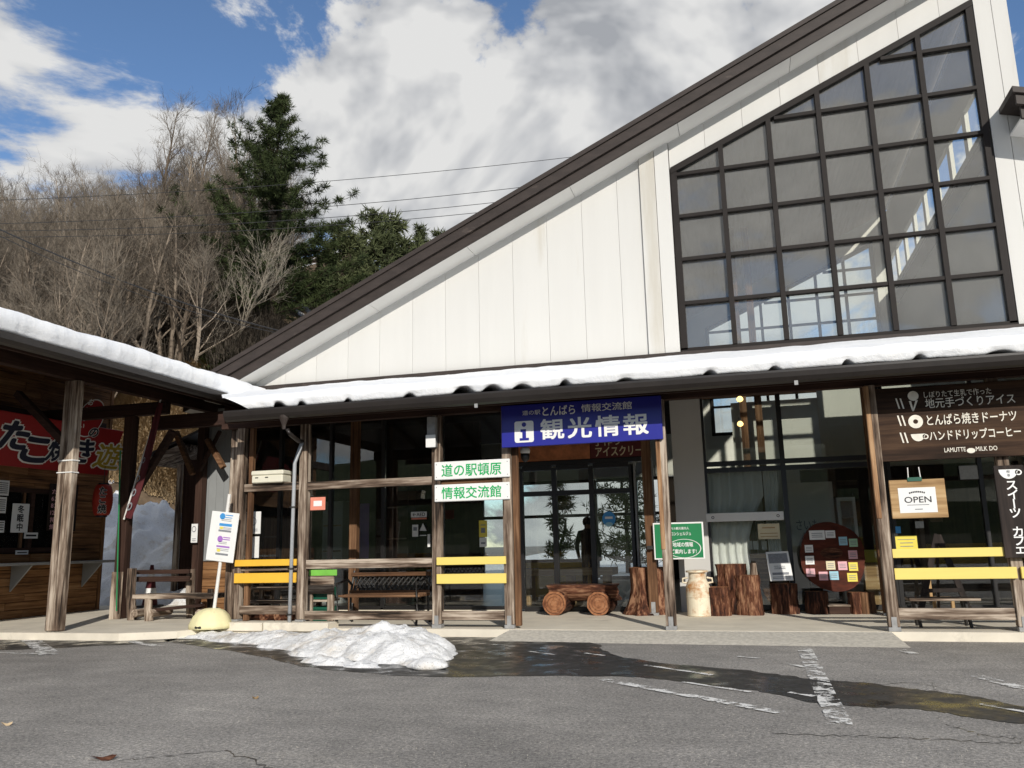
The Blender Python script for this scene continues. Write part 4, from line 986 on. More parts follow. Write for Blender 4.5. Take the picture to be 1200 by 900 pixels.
p = oy(713.5, 608, yg_-.01); T = thing('round_sticker', p, 'round blue sticker on the entrance door glass', 'sticker'); m = MB(); disc(m, p, X, Z, .105, .115, 24); m.build('disc', 'ink_blue', T, fix=False); m = MB(); sheet(m, p-Y*.004, X, Z, -.06, .06, .0, .035); m.build('print', 'paper', T, fix=False); m = MB(); disc(m, p-Y*.003-Z*.085, X, Z, .06, .035, 16); m.build('print', 'paper_blue', T, fix=False)
# banner over the doors: food picture and lettering
a = oy(606, 548, YW-.08); b = oy(692, 548, YW-.08); c = oy(757, 548, YW-.08); zt = 3.1
T = notice('food_banner', 'orange food picture banner above the entrance doors', (a.x, YW-.08, 2.475), X, Z, b.x-a.x, .5, 'orange_food', 'banner')
T = notice('ice_cream_banner', 'dark red ice cream banner above the entrance doors', (b.x+.01, YW-.08, 2.475), X, Z, c.x-b.x, .5, 'dark_red', 'banner')
m = MB(); letters(m, '手作り', (b.x+.07, YW-.084, 2.67), X, Z, .42, .14, .02); letters(m, 'アイスクリーム', (b.x+.09, YW-.084, 2.50), X, Z, .88, .15, .02); m.build('lettering', 'paper_cream', T, fix=False)

# park bench with cast iron lattice back
def park_bench():
    y = .52; a = oy(402, 703, y); b = oy(497, 702, y); x0, x1 = a.x, b.x; s0 = SLAB
    T = thing('park_bench', ((x0+x1)/2, y, s0), 'slatted wooden park bench with iron lattice back behind the rail', 'bench')
    zt = oy(450, 671, y).z; zs = .50
    for z in (zt-.05, zt-.30): MB().bar((x0, y+.30+(z-zs)*.2-.1, z+.02), (x1, y+.30+(z-zs)*.2-.1, z+.02), .03, .055, .004).build('back_slat', 'pale_x' if False else 'brown_x', T)
    for i in range(4): MB().box(x0, x1, y-.18+i*.11, y-.10+i*.11, zs-.03, zs, .004).build('seat_slat', 'brown_x', T)
    m = MB(); za, zb_ = zt-.27, zt-.06; k = 15
    for i in range(-2, k):
        for sg in (1, -1):
            xa = x0+.06+(x1-x0-.12)*i/k; xb = xa+sg*.17
            if sg < 0: xa, xb = xa+.17, xa
            ca = max(x0+.04, min(x1-.04, xa)); cb = max(x0+.04, min(x1-.04, xb))
            if abs(ca-cb) < .02: continue
            m.bar((ca, y+.235, za), (cb, y+.28, zb_), .012, .016)
    m.build('lattice', 'iron', T)
    for x in (x0+.02, x1-.02):
        m = MB(); m.tube([(x, y-.24, s0), (x, y-.20, .30), (x, y-.22, zs-.02), (x, y-.24, zs+.16), (x, y+.1, zs+.20), (x, y+.24, zs+.12)], .018, 8); m.tube([(x, y+.26, s0), (x, y+.20, .28), (x, y+.20, zs), (x, y+.31, zt+.02)], .018, 8); m.build('bench_end', 'iron', T)
    return T
park_bench()
# wooden stand with green crates, left of the park bench
y = .75; a = oy(361, 675, y); b = oy(391, 675, y); T = thing('wooden_stand', ((a.x+b.x)/2, y, SLAB), 'small grey wooden stand with plank back beside the downpipe', 'stand')
for i in range(2): bx('plank', 'post_x', T, a.x, b.x, y, y+.03, a.z-.13*i-.125, a.z-.13*i, .004)
bx('leg', 'post_z', T, b.x-.10, b.x-.005, y+.001, y+.05, SLAB, a.z-.262, .004); bx('leg', 'post_z', T, a.x, a.x+.07, y+.001, y+.05, SLAB, a.z-.262, .004); bx('shelf', 'post_x', T, a.x, b.x-.1, y+.06, y+.4, .38, .41)
a2 = oy(362, 672, y+.1); notice('lime_card', 'lime green card standing on the small wooden stand', (a2.x, y+.1, a.z+.0), X, Z, b.x-a2.x-.0, .085, 'lime', 'card')
for k, (z0, z1, lab) in enumerate(((.415, .58, 'green plastic crate on the shelf of the wooden stand'), (SLAB, .30, 'green plastic crate on the floor under the wooden stand'))):
    T = thing('plastic_crate', (a.x+.2, y+.25, z0), lab, 'crate', 'green crates'); m = MB(); x0, x1, y0, y1 = a.x+.02, b.x-.14, y+.08, y+.40
    m.box(x0, x1, y0, y0+.012, z0, z1); m.box(x0, x1, y1-.012, y1, z0, z1); m.box(x0, x0+.012, y0+.012, y1-.012, z0, z1); m.box(x1-.012, x1, y0+.012, y1-.012, z0, z1); m.box(x0+.012, x1-.012, y0+.012, y1-.012, z0, z0+.012); m.build('tub', 'green_plastic', T); bx('rim', 'green_plastic', T, x0-.012, x1+.012, y0-.012, y0-.001, z1-.03, z1+.005)
# low log rack behind the first bay's yellow slats
T = thing('log_rack', (-6.9, .9, SLAB), 'low wooden rack of logs behind the left yellow slats', 'rack')
for z in (.36, .56, .70): bx('shelf', 'post_x', T, -7.45, -6.38, .75, 1.15, z, z+.04, .004)
for x in (-7.45, -6.45): bx('leg', 'post_z', T, x, x+.07, .8, .87, SLAB, .359, .004); bx('upright', 'post_z', T, x, x+.07, 1.16, 1.22, SLAB, .75, .004)
for x, rr_ in ((-7.3, .12), (-7.0, .09), (-6.75, .10)): MB().tube([(x, .62, SLAB+rr_), (x+.05, 1.1, SLAB+rr_)], rr_, 12).build('log', 'log_y', T)

# --- rustic log-built bench in the passage
yq = oz(180, 727, SLAB).y; 
def pq(u_, v_, dy=0): return oy(u_, v_, yq+dy)
T = thing('rustic_bench', (pq(195, 727).x, yq, SLAB), 'rustic log bench with plank back in the passage by the snow bank', 'bench')
def logpost(u_, v0, v1, r_, dy): a = pq(u_, v1, dy); b = pq(u_, v0, dy); MB().tube([(a.x, a.y, SLAB), (b.x, b.y, (b.z+SLAB)/2), (b.x, b.y, b.z)], [r_*1.05, r_, r_*.97], 12).build('post', 'post_z', T)
logpost(155, 666, 724, .072, .05); logpost(224, 667, 720, .068, .45); logpost(174.5, 701, 727, .062, -.10); logpost(247, 690, 722, .05, .2)
for v0, v1 in ((667, 673), (675, 682)):
    a, b = pq(160, v1, .25), pq(222, v0, .25); bx('back_plank', 'dark_x', T, a.x, b.x, yq+.24, yq+.28, a.z, b.z, .004)
a, b = pq(157, 702, -.1), pq(251, 696, -.1); bx('seat', 'post_x', T, a.x, b.x, yq-.15, yq+.25, a.z-.0, b.z, .008)
for u_ in (164, 182, 238): c = pq(u_, 718); MB().tube([(c.x, yq-.12, c.z), (c.x, yq+.35, c.z)], .06, 12).build('log', 'post_y', T)
a, b = pq(180, 715), pq(238, 709); MB().bar(a, b, .09, .05, .004).build('stretcher', 'dark_x', T)
a, b = oy(136.5, 716, p143.y-.2), oy(141, 528, p143.y-.2)
tag(MB().tube([a, b], .012, 8).build('green_pole', 'sign_green'), 'thin green garden pole beside the dark passage post', 'pole')
T = notice('post_notice', 'small white no smoking plate on the passage post', oy(223.5, 636, 2.3), X, Z, .13, .33, 'paper', bars=[(.2, .8, .08, .12), (.2, .8, .18, .22)])
m = MB(); disc(m, oy(227.3, 620, 2.292), X, Z, .045, .055, 16, .75); m.build('emblem', 'ink_grey', T, fix=False)
# traffic cone by the snow
c = oy(176, 700, 3.6); T = thing('traffic_cone', (c.x, 3.6, SLAB), 'dark red and white striped traffic cone behind the rustic bench', 'cone')
zt = oy(176, 662, 3.6).z; H = zt-SLAB
def cr(t): return .15*(1-t)+.03*t
for t0, t1, mt in ((.05, .3, 'banner_red'), (.3, .45, 'paper'), (.45, .68, 'banner_red'), (.68, .8, 'paper'), (.8, 1, 'banner_red')): MB().lathe([(cr(t0), t0*H), (cr(t1), t1*H-.001)], 18, (c.x, 3.6, SLAB)).build('band', mt, T, smooth=False)
bx('base', 'iron', T, c.x-.19, c.x+.19, 3.41, 3.79, SLAB, SLAB+.04, .01)

# --- log bench on log wheels in front of the doors
yl = oz(650, 720.5, SLAB).y
T = thing('log_bench', oz(677, 720, SLAB), 'half-log bench resting on two round log ends by the doors', 'bench')
def lp(u_, v_): return oy(u_, v_, yl)
for u_, r_ in ((652, .185), (703.5, .18)):
    c = lp(u_, 720); rg = random.Random(int(u_)); N = 20; ring = [(1+rg.uniform(-.04, .04))*r_ for _ in range(N)]
    m = MB(); lo = min(ring)
    for yy, s in ((yl-.12, .97), (yl-.10, 1), (yl+.55, 1.02)): 
        for k in range(N): t = 2*math.pi*k/N; m.v.append(Vector((c.x+ring[k]*s*math.cos(t), yy, max(SLAB+.002, SLAB+r_*.93+ring[k]*s*math.sin(t)))))
    for i in range(2):
        for k in range(N): m.f.append((i*N+k, i*N+(k+1) % N, i*N+N+(k+1) % N, i*N+N+k))
    m.f += [tuple(range(N)), tuple(2*N+k for k in range(N-1, -1, -1))]
    o_ = m.build('log_foot', 'end_grain', T); o_.data.materials.append(M['log_y']); 
    for p_ in o_.data.polygons: p_.material_index = 0 if abs(p_.normal.y) > .8 else 1
    dm = MB(); nn_ = .13
    for j in range(3): disc(dm, Vector((c.x, yl-.1225-.001*j, SLAB+r_*.93)), X, Z, r_*(.82-.25*j), r_*(.80-.25*j), 18, .93)
    dm.build('growth_ring', 'log_y', o_, fix=False)
a, b = lp(641, 705), lp(722, 703); zt = lp(641, 686).z; m = MB(); N = 14; secs = 12; rg = random.Random(5)
for i in range(secs+1):
    x = a.x+(b.x-a.x)*i/secs; 
    for k in range(N+1):
        t = math.pi+math.pi*k/N; rr_ = .23*(1+rg.uniform(-.03, .03)); m.v.append(Vector((x+(.05*math.sin(k*.9) if i in (0, secs) else 0), yl+.2+rr_*math.cos(t), zt+ (zt-a.z)*math.sin(t)*(1+rg.uniform(-.04, .04)))))
for i in range(secs):
    for k in range(N): q = i*(N+1)+k; m.f.append((q, q+1, q+N+2, q+N+1))
    m.f.append((i*(N+1)+N, i*(N+1), (i+1)*(N+1), (i+1)*(N+1)+N))
m.f += [tuple(range(N+1)), tuple(secs*(N+1)+k for k in range(N, -1, -1))]
m.build('seat_log', 'log_x', T)
# --- stumps
def stump(name, label, base, w_, h_, seed, mat='log_z', flare=.18, top=.92, n=44, group=None, lean=0.0, d_=None, gn_=1.0):
    rg = random.Random(seed); T = thing(name, base, label, 'stump', group); m = MB(); rows = 14; ph = [rg.uniform(0, 6.3) for _ in range(4)]
    for j in range(rows+1):
        t = j/rows; f = top+(1-top+flare)*max(0, 1-t*1.7)**1.6
        for k in range(n):
            a = 2*math.pi*k/n; lob = 1+.06*math.sin(3*a+ph[0])+.05*math.sin(5*a+ph[1])*(1-t*.5)+.035*math.sin(11*a+ph[2])+gn_*(.11*fbm(math.cos(a)*2.2+seed, math.sin(a)*2.2, t*1.2, 4)+.05*fbm(math.cos(a)*7+seed, math.sin(a)*7, t*1.5, 3))+rg.uniform(-.012, .012)
            m.v.append(Vector(base)+Vector((w_/2*f*lob*math.cos(a)+lean*t, (d_ or w_)/2*f*lob*math.sin(a), h_*t+(rg.uniform(-.006, .006) if 0 < j < rows else 0))))
    for j in range(rows):
        for k in range(n): m.f.append((j*n+k, j*n+(k+1) % n, (j+1)*n+(k+1) % n, (j+1)*n+k))
    m.f += [tuple(range(n-1, -1, -1))]
    m.build('trunk', mat, T, fix=False, smooth=False)
    tm = MB(); ring = [m.v[rows*n+k] for k in range(n)]; tm.add([p+Z*.002 for p in ring], [tuple(range(n))]); tm.build('cut_face', 'end_grain', T, fix=False)
    return T
pb0 = oz(759, 721, SLAB); hb = oy(759, 665, pb0.y+.2).z-SLAB
stump('tree_stump', 'broad red-brown tree stump beside the entrance doors', (pb0.x-.02, pb0.y+.3, SLAB), .60, hb, 3, flare=.30, top=.86, gn_=1.6)
def rs(u0, u1, v0, vb, seed, lab, name='log_stool', flare=.02, top=.98, dy=.22, mat='log_z'):
    p = oz((u0+u1)/2, vb, SLAB); y = p.y+dy; a, b = oy(u0, vb, y).x, oy(u1, vb, y).x; hh = oy(u0, v0, y).z-SLAB
    return stump(name, lab, ((a+b)/2, y, SLAB), (b-a)*.97, hh, seed, mat, flare, top)
rs(905, 937, 684, 720.5, 11, 'upright log stool holding the coffee poster'); rs(945, 972.5, 693, 720.5, 12, 'upright log stool under the left of the tree slice'); rs(1005, 1027, 694, 720.5, 13, 'plain upright log stool right of the split log', mat='brown_z'); rs(995, 1012, 694, 720, 14, 'narrow pale split log under the right of the tree slice', dy=.10)
p = oz(985, 720, SLAB); a, b = oy(972, 720, p.y), oy(997, 720, p.y); T = thing('wooden_block', (p.x, p.y, SLAB), 'low dark wooden block under the tree slice', 'block'); bx('block', 'dark_x', T, a.x, b.x, p.y, p.y+.3, SLAB, oy(985, 711, p.y).z, .008); bx('block_top', 'post_x', T, a.x-.01, b.x+.01, p.y-.01, p.y+.31, oy(985, 711, p.y).z+.001, oy(985, 709, p.y).z, .004)
# multi-stem root stump
base = oz(861, 722, SLAB); T = thing('root_stump', base, 'gnarled three-stemmed root stump by the milk can', 'stump')
rg = random.Random(9)
for (u_, v1, r0, r1, dx, dy, mt) in ((842, 688, .16, .19, 0, .12, 'log_z'), (862, 661, .20, .21, 0, .38, 'log_z'), (881, 674, .17, .17, .0, .22, 'log_z')):
    b0 = oz(u_, 722, SLAB); zt = oy(u_, v1, b0.y+dy).z; m = MB(); n = 40; rows = 14; ph = rg.uniform(0, 6)
    for j in range(rows+1):
        t = j/rows; r_ = r0+(r1-r0)*t
        for k in range(n): a = 2*math.pi*k/n; q = r_*(1+.10*math.sin(3*a+ph+t)+.25*fbm(math.cos(a)*2+ph, math.sin(a)*2, t*2.2, 4)+.10*fbm(math.cos(a)*6+ph, math.sin(a)*6, t*4, 3)+.25*max(0, .35-t)+rg.uniform(-.012, .012)); m.v.append(Vector((b0.x+q*math.cos(a)-.02*t, b0.y+dy+q*math.sin(a)*.9, SLAB+(zt-SLAB)*t)))
    for j in range(rows):
        for k in range(n): m.f.append((j*n+k, j*n+(k+1) % n, (j+1)*n+(k+1) % n, (j+1)*n+k))
    S_ = m.build('stem', mt, T, fix=False); tm = MB(); tm.add([m.v[rows*n+k]+Z*.002 for k in range(n)], [tuple(range(n))]); tm.build('cut_face', 'end_grain', S_, fix=False)
p = oy(883, 668, base.y+.3); MB().tube([p-Z*.1, p+Z*.02, p+Z*.10], [.06, .05, .045], 10).build('knob', 'post_z', T)
# --- milk can
b0 = oz(819, 723, SLAB); zt = oy(819, 667, b0.y+.18).z; H = zt-SLAB; T = thing('milk_can', (b0.x, b0.y+.18, SLAB), 'rusty cream enamel milk can on the porch', 'milk can')
R0 = .168; o_ = Vector((b0.x, b0.y+.18, SLAB))
MB().lathe([(R0*.96, 0), (R0*1.02, .01), (R0, .03), (R0, H*.40), (R0*1.02, H*.405), (R0*1.02, H*.42), (R0, H*.425), (R0, H*.60), (R0*1.03, H*.61), (R0*.98, H*.64), (R0*.86, H*.72), (R0*.74, H*.79), (R0*.72, H*.90), (R0*.70, H*.93)], 28, o_).build('body', 'milk_can', T, smooth=False)
MB().lathe([(R0*.70, H*.93), (R0*.92, H*.935), (R0*.95, H*.955), (R0*.92, H*.975), (R0*.60, H*.985), (R0*.2, H*.99)], 28, o_).build('lid', 'milk_can', T)
for s in (-1, 1): MB().tube([o_+Vector((s*R0*.85, 0, H*.70)), o_+Vector((s*R0*1.25, 0, H*.72)), o_+Vector((s*R0*1.22, 0, H*.80)), o_+Vector((s*R0*.78, 0, H*.82))], .014, 8).build('handle', 'milk_can', T)
# --- coffee poster leaning on the stool
yp = oz(920, 720, SLAB).y+.05; a, b = oy(903, 681, yp), oy(930, 680, yp); t = oy(897, 647, yp+.12)
o_ = a; r_ = (b-a).normalized(); u_v = (t-a); h = u_v.length; u_v.normalize()
T = notice('coffee_poster', 'white framed coffee poster leaning above a log stool', o_, r_, u_v, (b-a).length, h, 'paper', 'poster', th=.015, bars=[(.08, .92, .60, .93), (.30, .7, .42, .44), (.12, .9, .12, .14), (.12, .9, .07, .09), (.14, .86, .20, .28)], text=[('SPECIAL', .26, .46, .5, .05, .004), ('COFFEE', .26, .385, .5, .05, .004)])
# --- tree slice board with notes
ysl = oz(985, 720, SLAB).y+.02
rg = random.Random(21); m = MB(); pts = []
out_px = [(937, 655), (940, 632), (948, 618), (960, 612), (975, 611), (992, 617), (1008, 628), (1014, 645), (1014, 662), (1010, 680), (1000, 690), (985, 694), (970, 692), (955, 686), (943, 674)]
pts = smooth_loop([oy(u_, v_, ysl) for u_, v_ in out_px], 2)
pts = [Vector((p.x+rg.uniform(-.006, .006), ysl+(p.z-.5)*.10, p.z)) for p in pts]
T = thing('tree_slice_board', (pts[0].x, ysl, .5), 'large red lacquered tree slice covered in paper notes', 'board')
m.prism([p for p in pts], (0, .07, 0)); m.build('slice', 'slab_red', T)
nf = Vector((0, -1, .10)).normalized(); uf = Vector((0, .10, 1)).normalized()
def sl_pt(u_, v_):
    d = ray(u_, v_); p0 = Vector((pts[0].x, pts[0].y, pts[0].z)); k = (nf.dot(p0+nf*.006-CAM))/nf.dot(d); return CAM+d*k
cols = ['paper', 'paper', 'paper_blue', 'paper_green', 'paper', 'paper_pink', 'paper', 'paper_cream', 'paper_pink', 'paper_yellow', 'paper_pink', 'paper_pink', 'paper_blue', 'paper_yellow']
for i, (u_, v_, w_, h_) in enumerate(((957.5, 627, 16, 10), (973, 626, 10, 8), (988, 634, 8.5, 9), (1000, 636, 8.5, 8.5), (948, 643, 8.5, 8), (999.5, 650, 9, 9), (949, 656.5, 9, 9), (973.5, 662.5, 9, 9), (987.5, 663, 9, 9), (1000, 664, 9, 9), (950, 671, 9, 8.5), (965, 675, 9, 9), (977.5, 674.5, 9, 9), (999, 676.5, 10, 9))):
    c = sl_pt(u_, v_); ww, hh = w_*.0131, h_*.0131; q = c-X*ww/2-uf*hh/2
    m = MB().hexa(q-nf*.002, X*ww, uf*hh, nf*.002); s_ = m.build('note', cols[i], T)
    lm = MB(); [sheet(lm, q+nf*.002, X, uf, ww*.15, ww*.85, hh*k, hh*(k+.07)) for k in (.25, .45, .65)]; lm.build('print', 'ink_grey', s_, fix=False)
c = sl_pt(974.5, 648); m = MB(); disc(m, c, X, uf, .15, .08, 20); m.build('lettering_patch', 'log_x', T, fix=False)
# --- easel and small chair behind the right-hand yellow slats
ye = 1.5; T = thing('folding_easel', (oy(1105, 715, ye).x, ye, SLAB), 'black folding A-frame easel behind the right yellow slats', 'easel')
for (ua, va, ub, vb, w_) in ((1098, 626, 1074, 716, .075), (1099, 627, 1137, 716, .075)):
    p, q = oy(ua, va, ye), oy(ub, vb, ye); MB().bar((q.x, ye-.1, SLAB), (p.x, ye, p.z), .03, w_, .004, up=(1, 0, 0)).build('leg', 'black_board', T)
p, q = oy(1080, 692, ye), oy(1127, 691, ye); MB().bar((p.x, ye-.07, p.z), (q.x, ye-.07, q.z), .03, .05, .004).build('crossbar', 'black_board', T)
p = oy(1098, 628, ye); MB().bar((p.x, ye+.45, SLAB), (p.x, ye+.03, p.z), .03, .04, .004).build('rear_leg', 'black_board', T)
yc = 1.95; a, b = oy(1093, 702, yc), oy(1118, 700, yc); T = thing('small_stool', (a.x, yc, SLAB), 'small pale wooden stool beyond the easel', 'stool')
bx('seat', 'pale_x', T, a.x, b.x, yc, yc+.2, a.z-.02, a.z+.02, .004)
for x in (a.x, b.x-.04): bx('leg', 'pale_z', T, x, x+.04, yc, yc+.04, SLAB, a.z-.021, .003)
bx('upright', 'pale_z', T, a.x, a.x+.035, yc+.16, yc+.2, a.z+.021, oy(1093, 678, yc).z, .003)
# low black bench under the right rail
T = thing('low_bench', (oy(1110, 735, .45).x, .45, SLAB), 'low dark bench under the rail of the right bay', 'bench'); x0, x1 = oy(1065, 720, .45).x, oy(1148, 720, .45).x
bx('seat', 'post_x', T, x0, x1, .3, .62, .40, .43, .004)
for x in (x0+.1, x1-.12):
    MB().bar((x, .34, SLAB), (x-.03, .40, .40), .03, .03, .003).build('leg', 'iron', T); MB().bar((x, .58, SLAB), (x-.03, .55, .40), .03, .03, .003).build('leg', 'iron', T)
# notices in the right bay
T = gn('yellow_notice', 'yellow printed notice above the right yellow slats', 1050.5, 628, 1076, 644, 'paper_yellow', y=.3, bars=[(.2, .8, .2, .25), (.2, .8, .45, .5), (.1, .9, .7, .74)])
gn('blue_tag', 'small blue tag on the glass above the yellow notice', 1050, 617, 1056, 625, 'ink_blue', y=.32); gn('grey_card', 'grey card on the glass right of the wooden OPEN board', 1125.5, 546, 1147, 562, 'paper_grey', y=YW-.06); gn('pale_tag', 'small pale tag on the glass below the OPEN board', 1073, 611, 1083, 619, 'paper_grey', y=YW-.06)
gn('colour_poster', 'partly hidden cream poster at the right picture edge', 1192, 568, 1215, 602, 'paper_cream', y=.2, bars=[(.1, .9, .5, .55), (.1, .9, .3, .4)], ink='paper_red')
# ================================================================== INSIDE, SEEN THROUGH THE GLASS
# curtains either side of the cafe door bar
def curtain(u0, u1, v0, v1, y, seed, lab):
    a, b = oy(u0, v1, y), oy(u1, v1, y); zt = oy(u0, v0, y).z; zb = max(SLAB+.02, a.z); m = MB(); N = 40; rows = 10; rg = random.Random(seed)
    for j in range(rows+1):
        t = j/rows
        for i in range(N+1):
            s = i/N; pin = 1-.28*math.sin(math.pi*min(1, t*1.25)); m.v.append(Vector((a.x+(b.x-a.x)*(s*pin), y+.03*math.sin(s*38+seed)+.012*math.sin(s*91), zb+(zt-zb)*t)))
    for j in range(rows):
        for i in range(N): q = j*(N+1)+i; m.f.append((q, q+1, q+N+2, q+N+1))
    return tag(m.build('curtain', 'curtain', smooth=True, fix=False), lab, 'curtain', 'cafe curtains')
curtain(826, 905, 552, 712, YW+.14, 1, 'white curtain gathered at the left of the cafe window')
curtain(902, 921, 548, 660, YW+.14, 2, 'narrow white curtain at the middle mullion of the cafe window')
a, b = oy(820, 612, YW-.09), oy(919, 612, YW-.09); zt = oy(820, 602, YW-.09).z
T = thing('push_bar_board', (a.x, YW-.09, a.z), 'white board fixed across the cafe window at mid height', 'board'); bx('board', 'sign_white', T, a.x+.1, b.x, YW-.11, YW-.06, a.z, zt, .004)
m = MB(); disc(m, (b.x-.08, YW-.113, (a.z+zt)/2), X, Z, .022, .022, 14, .6); disc(m, (a.x+.2, YW-.113, (a.z+zt)/2), X, Z, .022, .022, 14, .6); m.build('fitting', 'iron', T, fix=False)
gn('brown_card', 'tan printed card in the cafe window', 889, 614, 914.5, 632, 'paper_cream', y=YW-.06, bars=[(.1, .9, .15, .2), (.1, .9, .35, .4), (.2, .8, .7, .78)], ink='pale_x')
for i, u_ in enumerate((870, 876, 883, 893, 904)): gn('small_card', ['small white card, first from the left in the cafe window row', 'small white card, second from the left in the cafe window row', 'small white card, third from the left in the cafe window row', 'small white card, fourth from the left in the cafe window row', 'small white card, fifth from the left in the cafe window row'][i], u_, 634, u_+6, 644, 'paper', y=YW+.3, group='cards in the cafe window')
T = thing('cafe_counter', (.2, 3.3, SLAB), 'wooden counter standing inside the cafe window', 'counter'); a, b = oy(868, 660, 2.95), oy(925, 660, 2.95); bx('top', 'pale_x', T, a.x, b.x, 2.95, 3.4, .86, .92, .004); bx('front', 'brown_x', T, a.x+.05, b.x-.02, 3.0, 3.35, SLAB, .858)
# pendant bulbs
for u_, v_, lab in ((867, 468, 'upper glowing pendant bulb inside the cafe'), (867.5, 497, 'lower glowing pendant bulb inside the cafe')):
    c = oy(u_, v_, 5.2 if v_ < 480 else 6.4); T = thing('pendant_lamp', c, lab, 'lamp', 'cafe pendant lamps'); MB().lathe([(.01, -.05), (.05, -.03), (.062, 0), (.05, .035), (.02, .06)], 16, c).build('bulb', 'bulb', T, smooth=True); MB().lathe([(.025, .06), (.025, .13)], 10, c).build('socket', 'iron', T); MB().tube([c+Z*.13, (c.x, c.y, rz(c.x)-.32)], .006, 5).build('cord', 'iron', T)
# white hanging cloth, drinks fridge, yellow display
a = oy(929, 640, 4.1); b = oy(982, 640, 4.1); t = oy(929, 566, 4.1); T = notice('wall_cloth', 'pale hanging cloth with faint writing inside the cafe', (a.x, 4.1, a.z), X, Z, b.x-a.x, t.z-a.z, 'curtain', 'cloth', text=[('さいも', .12, .25, .5, .16, .0)])
a, b = oy(984, 625, 4.0), oy(1006, 625, 4.0); T = thing('drinks_fridge', (a.x, 4.0, SLAB), 'glass-fronted white drinks fridge inside the cafe', 'fridge'); zt = oy(984, 583, 4.0).z
m = MB(); m.box(a.x, a.x+.05, 4.0, 4.45, SLAB, zt); m.box(b.x-.05, b.x, 4.0, 4.45, SLAB, zt); m.box(a.x+.05, b.x-.05, 4.0, 4.45, zt-.06, zt); m.box(a.x+.05, b.x-.05, 4.0, 4.45, SLAB, SLAB+.3); m.box(a.x+.05, b.x-.05, 4.4, 4.45, SLAB+.3, zt-.06); m.build('cabinet', 'sign_white', T)
for k in range(4): bx('shelf', 'grey_steel', T, a.x+.051, b.x-.051, 4.05, 4.39, .55+k*.3, .57+k*.3)
T = thing('display_shelf', (1.7, 3.6, SLAB), 'low yellow display shelf inside behind the tree slice', 'shelf'); a, b = oy(1015, 690, 3.5), oy(1036, 690, 3.5); bx('front', 'pale_x', T, a.x, b.x, 3.5, 3.8, SLAB, .75); bx('card', 'paper_yellow', T, a.x+.02, b.x-.02, 3.48, 3.498, .76, .95)
# long wooden table and benches in the entrance hall
T = thing('hall_table', (-3.4, 4.1, SLAB), 'long pale wooden table inside the entrance hall', 'table'); a, b = oy(606, 670, 3.9), oy(718, 664, 3.9)
bx('top', 'pale_x', T, a.x, b.x, 3.9, 4.5, .60, .72, .006)
for x in (a.x+.1, (a.x+b.x)/2, b.x-.2): bx('leg', 'pale_z', T, x, x+.1, 4.0, 4.4, SLAB, .599)
T = thing('yellow_counter', (-4.2, 6.2, SLAB), 'long yellow fronted counter deep inside the hall', 'counter'); a, b = oy(612, 660, 6.2), oy(690, 660, 6.2); bx('front', 'yellow_deep', T, a.x, b.x, 6.2, 6.6, SLAB, .78); bx('top', 'brown_x', T, a.x-.05, b.x+.05, 6.15, 6.65, .781, .83, .004)
# interior post and shelves of the left shop rooms
for (u0, u1, v0, v1, lab, mt) in ((306, 330, 605, 700, 'tall wooden shelf inside behind the leftmost bay', 'brown_z'), (376, 400, 588, 700, 'pale grey cabinet inside behind the bench bay', 'silver'), (452, 478, 560, 690, 'dark wooden cupboard inside behind the park bench', 'dark_z')):
    a, b = oy(u0, v1, 4.4), oy(u1, v1, 4.4); zt = oy(u0, v0, 4.4).z; T = thing('cabinet', ((a.x+b.x)/2, 4.6, SLAB), lab, 'cabinet'); bx('body', mt, T, a.x, b.x, 4.4, 4.8, SLAB, zt, .006)
    for k in range(1, 4): bx('shelf_edge', 'post_x', T, a.x+.03, b.x-.03, 4.385, 4.399, SLAB+(zt-SLAB)*k/4, SLAB+(zt-SLAB)*k/4+.03)
a, b = oy(405, 590, 5.1), oy(432, 590, 5.1)
notice('dark_poster', 'dark violet landscape poster inside behind the bench bay', (oy(385, 655, 5.1).x, 5.1, oy(385, 655, 5.1).z), X, Z, .9, 1.1, 'ink_violet', 'poster')
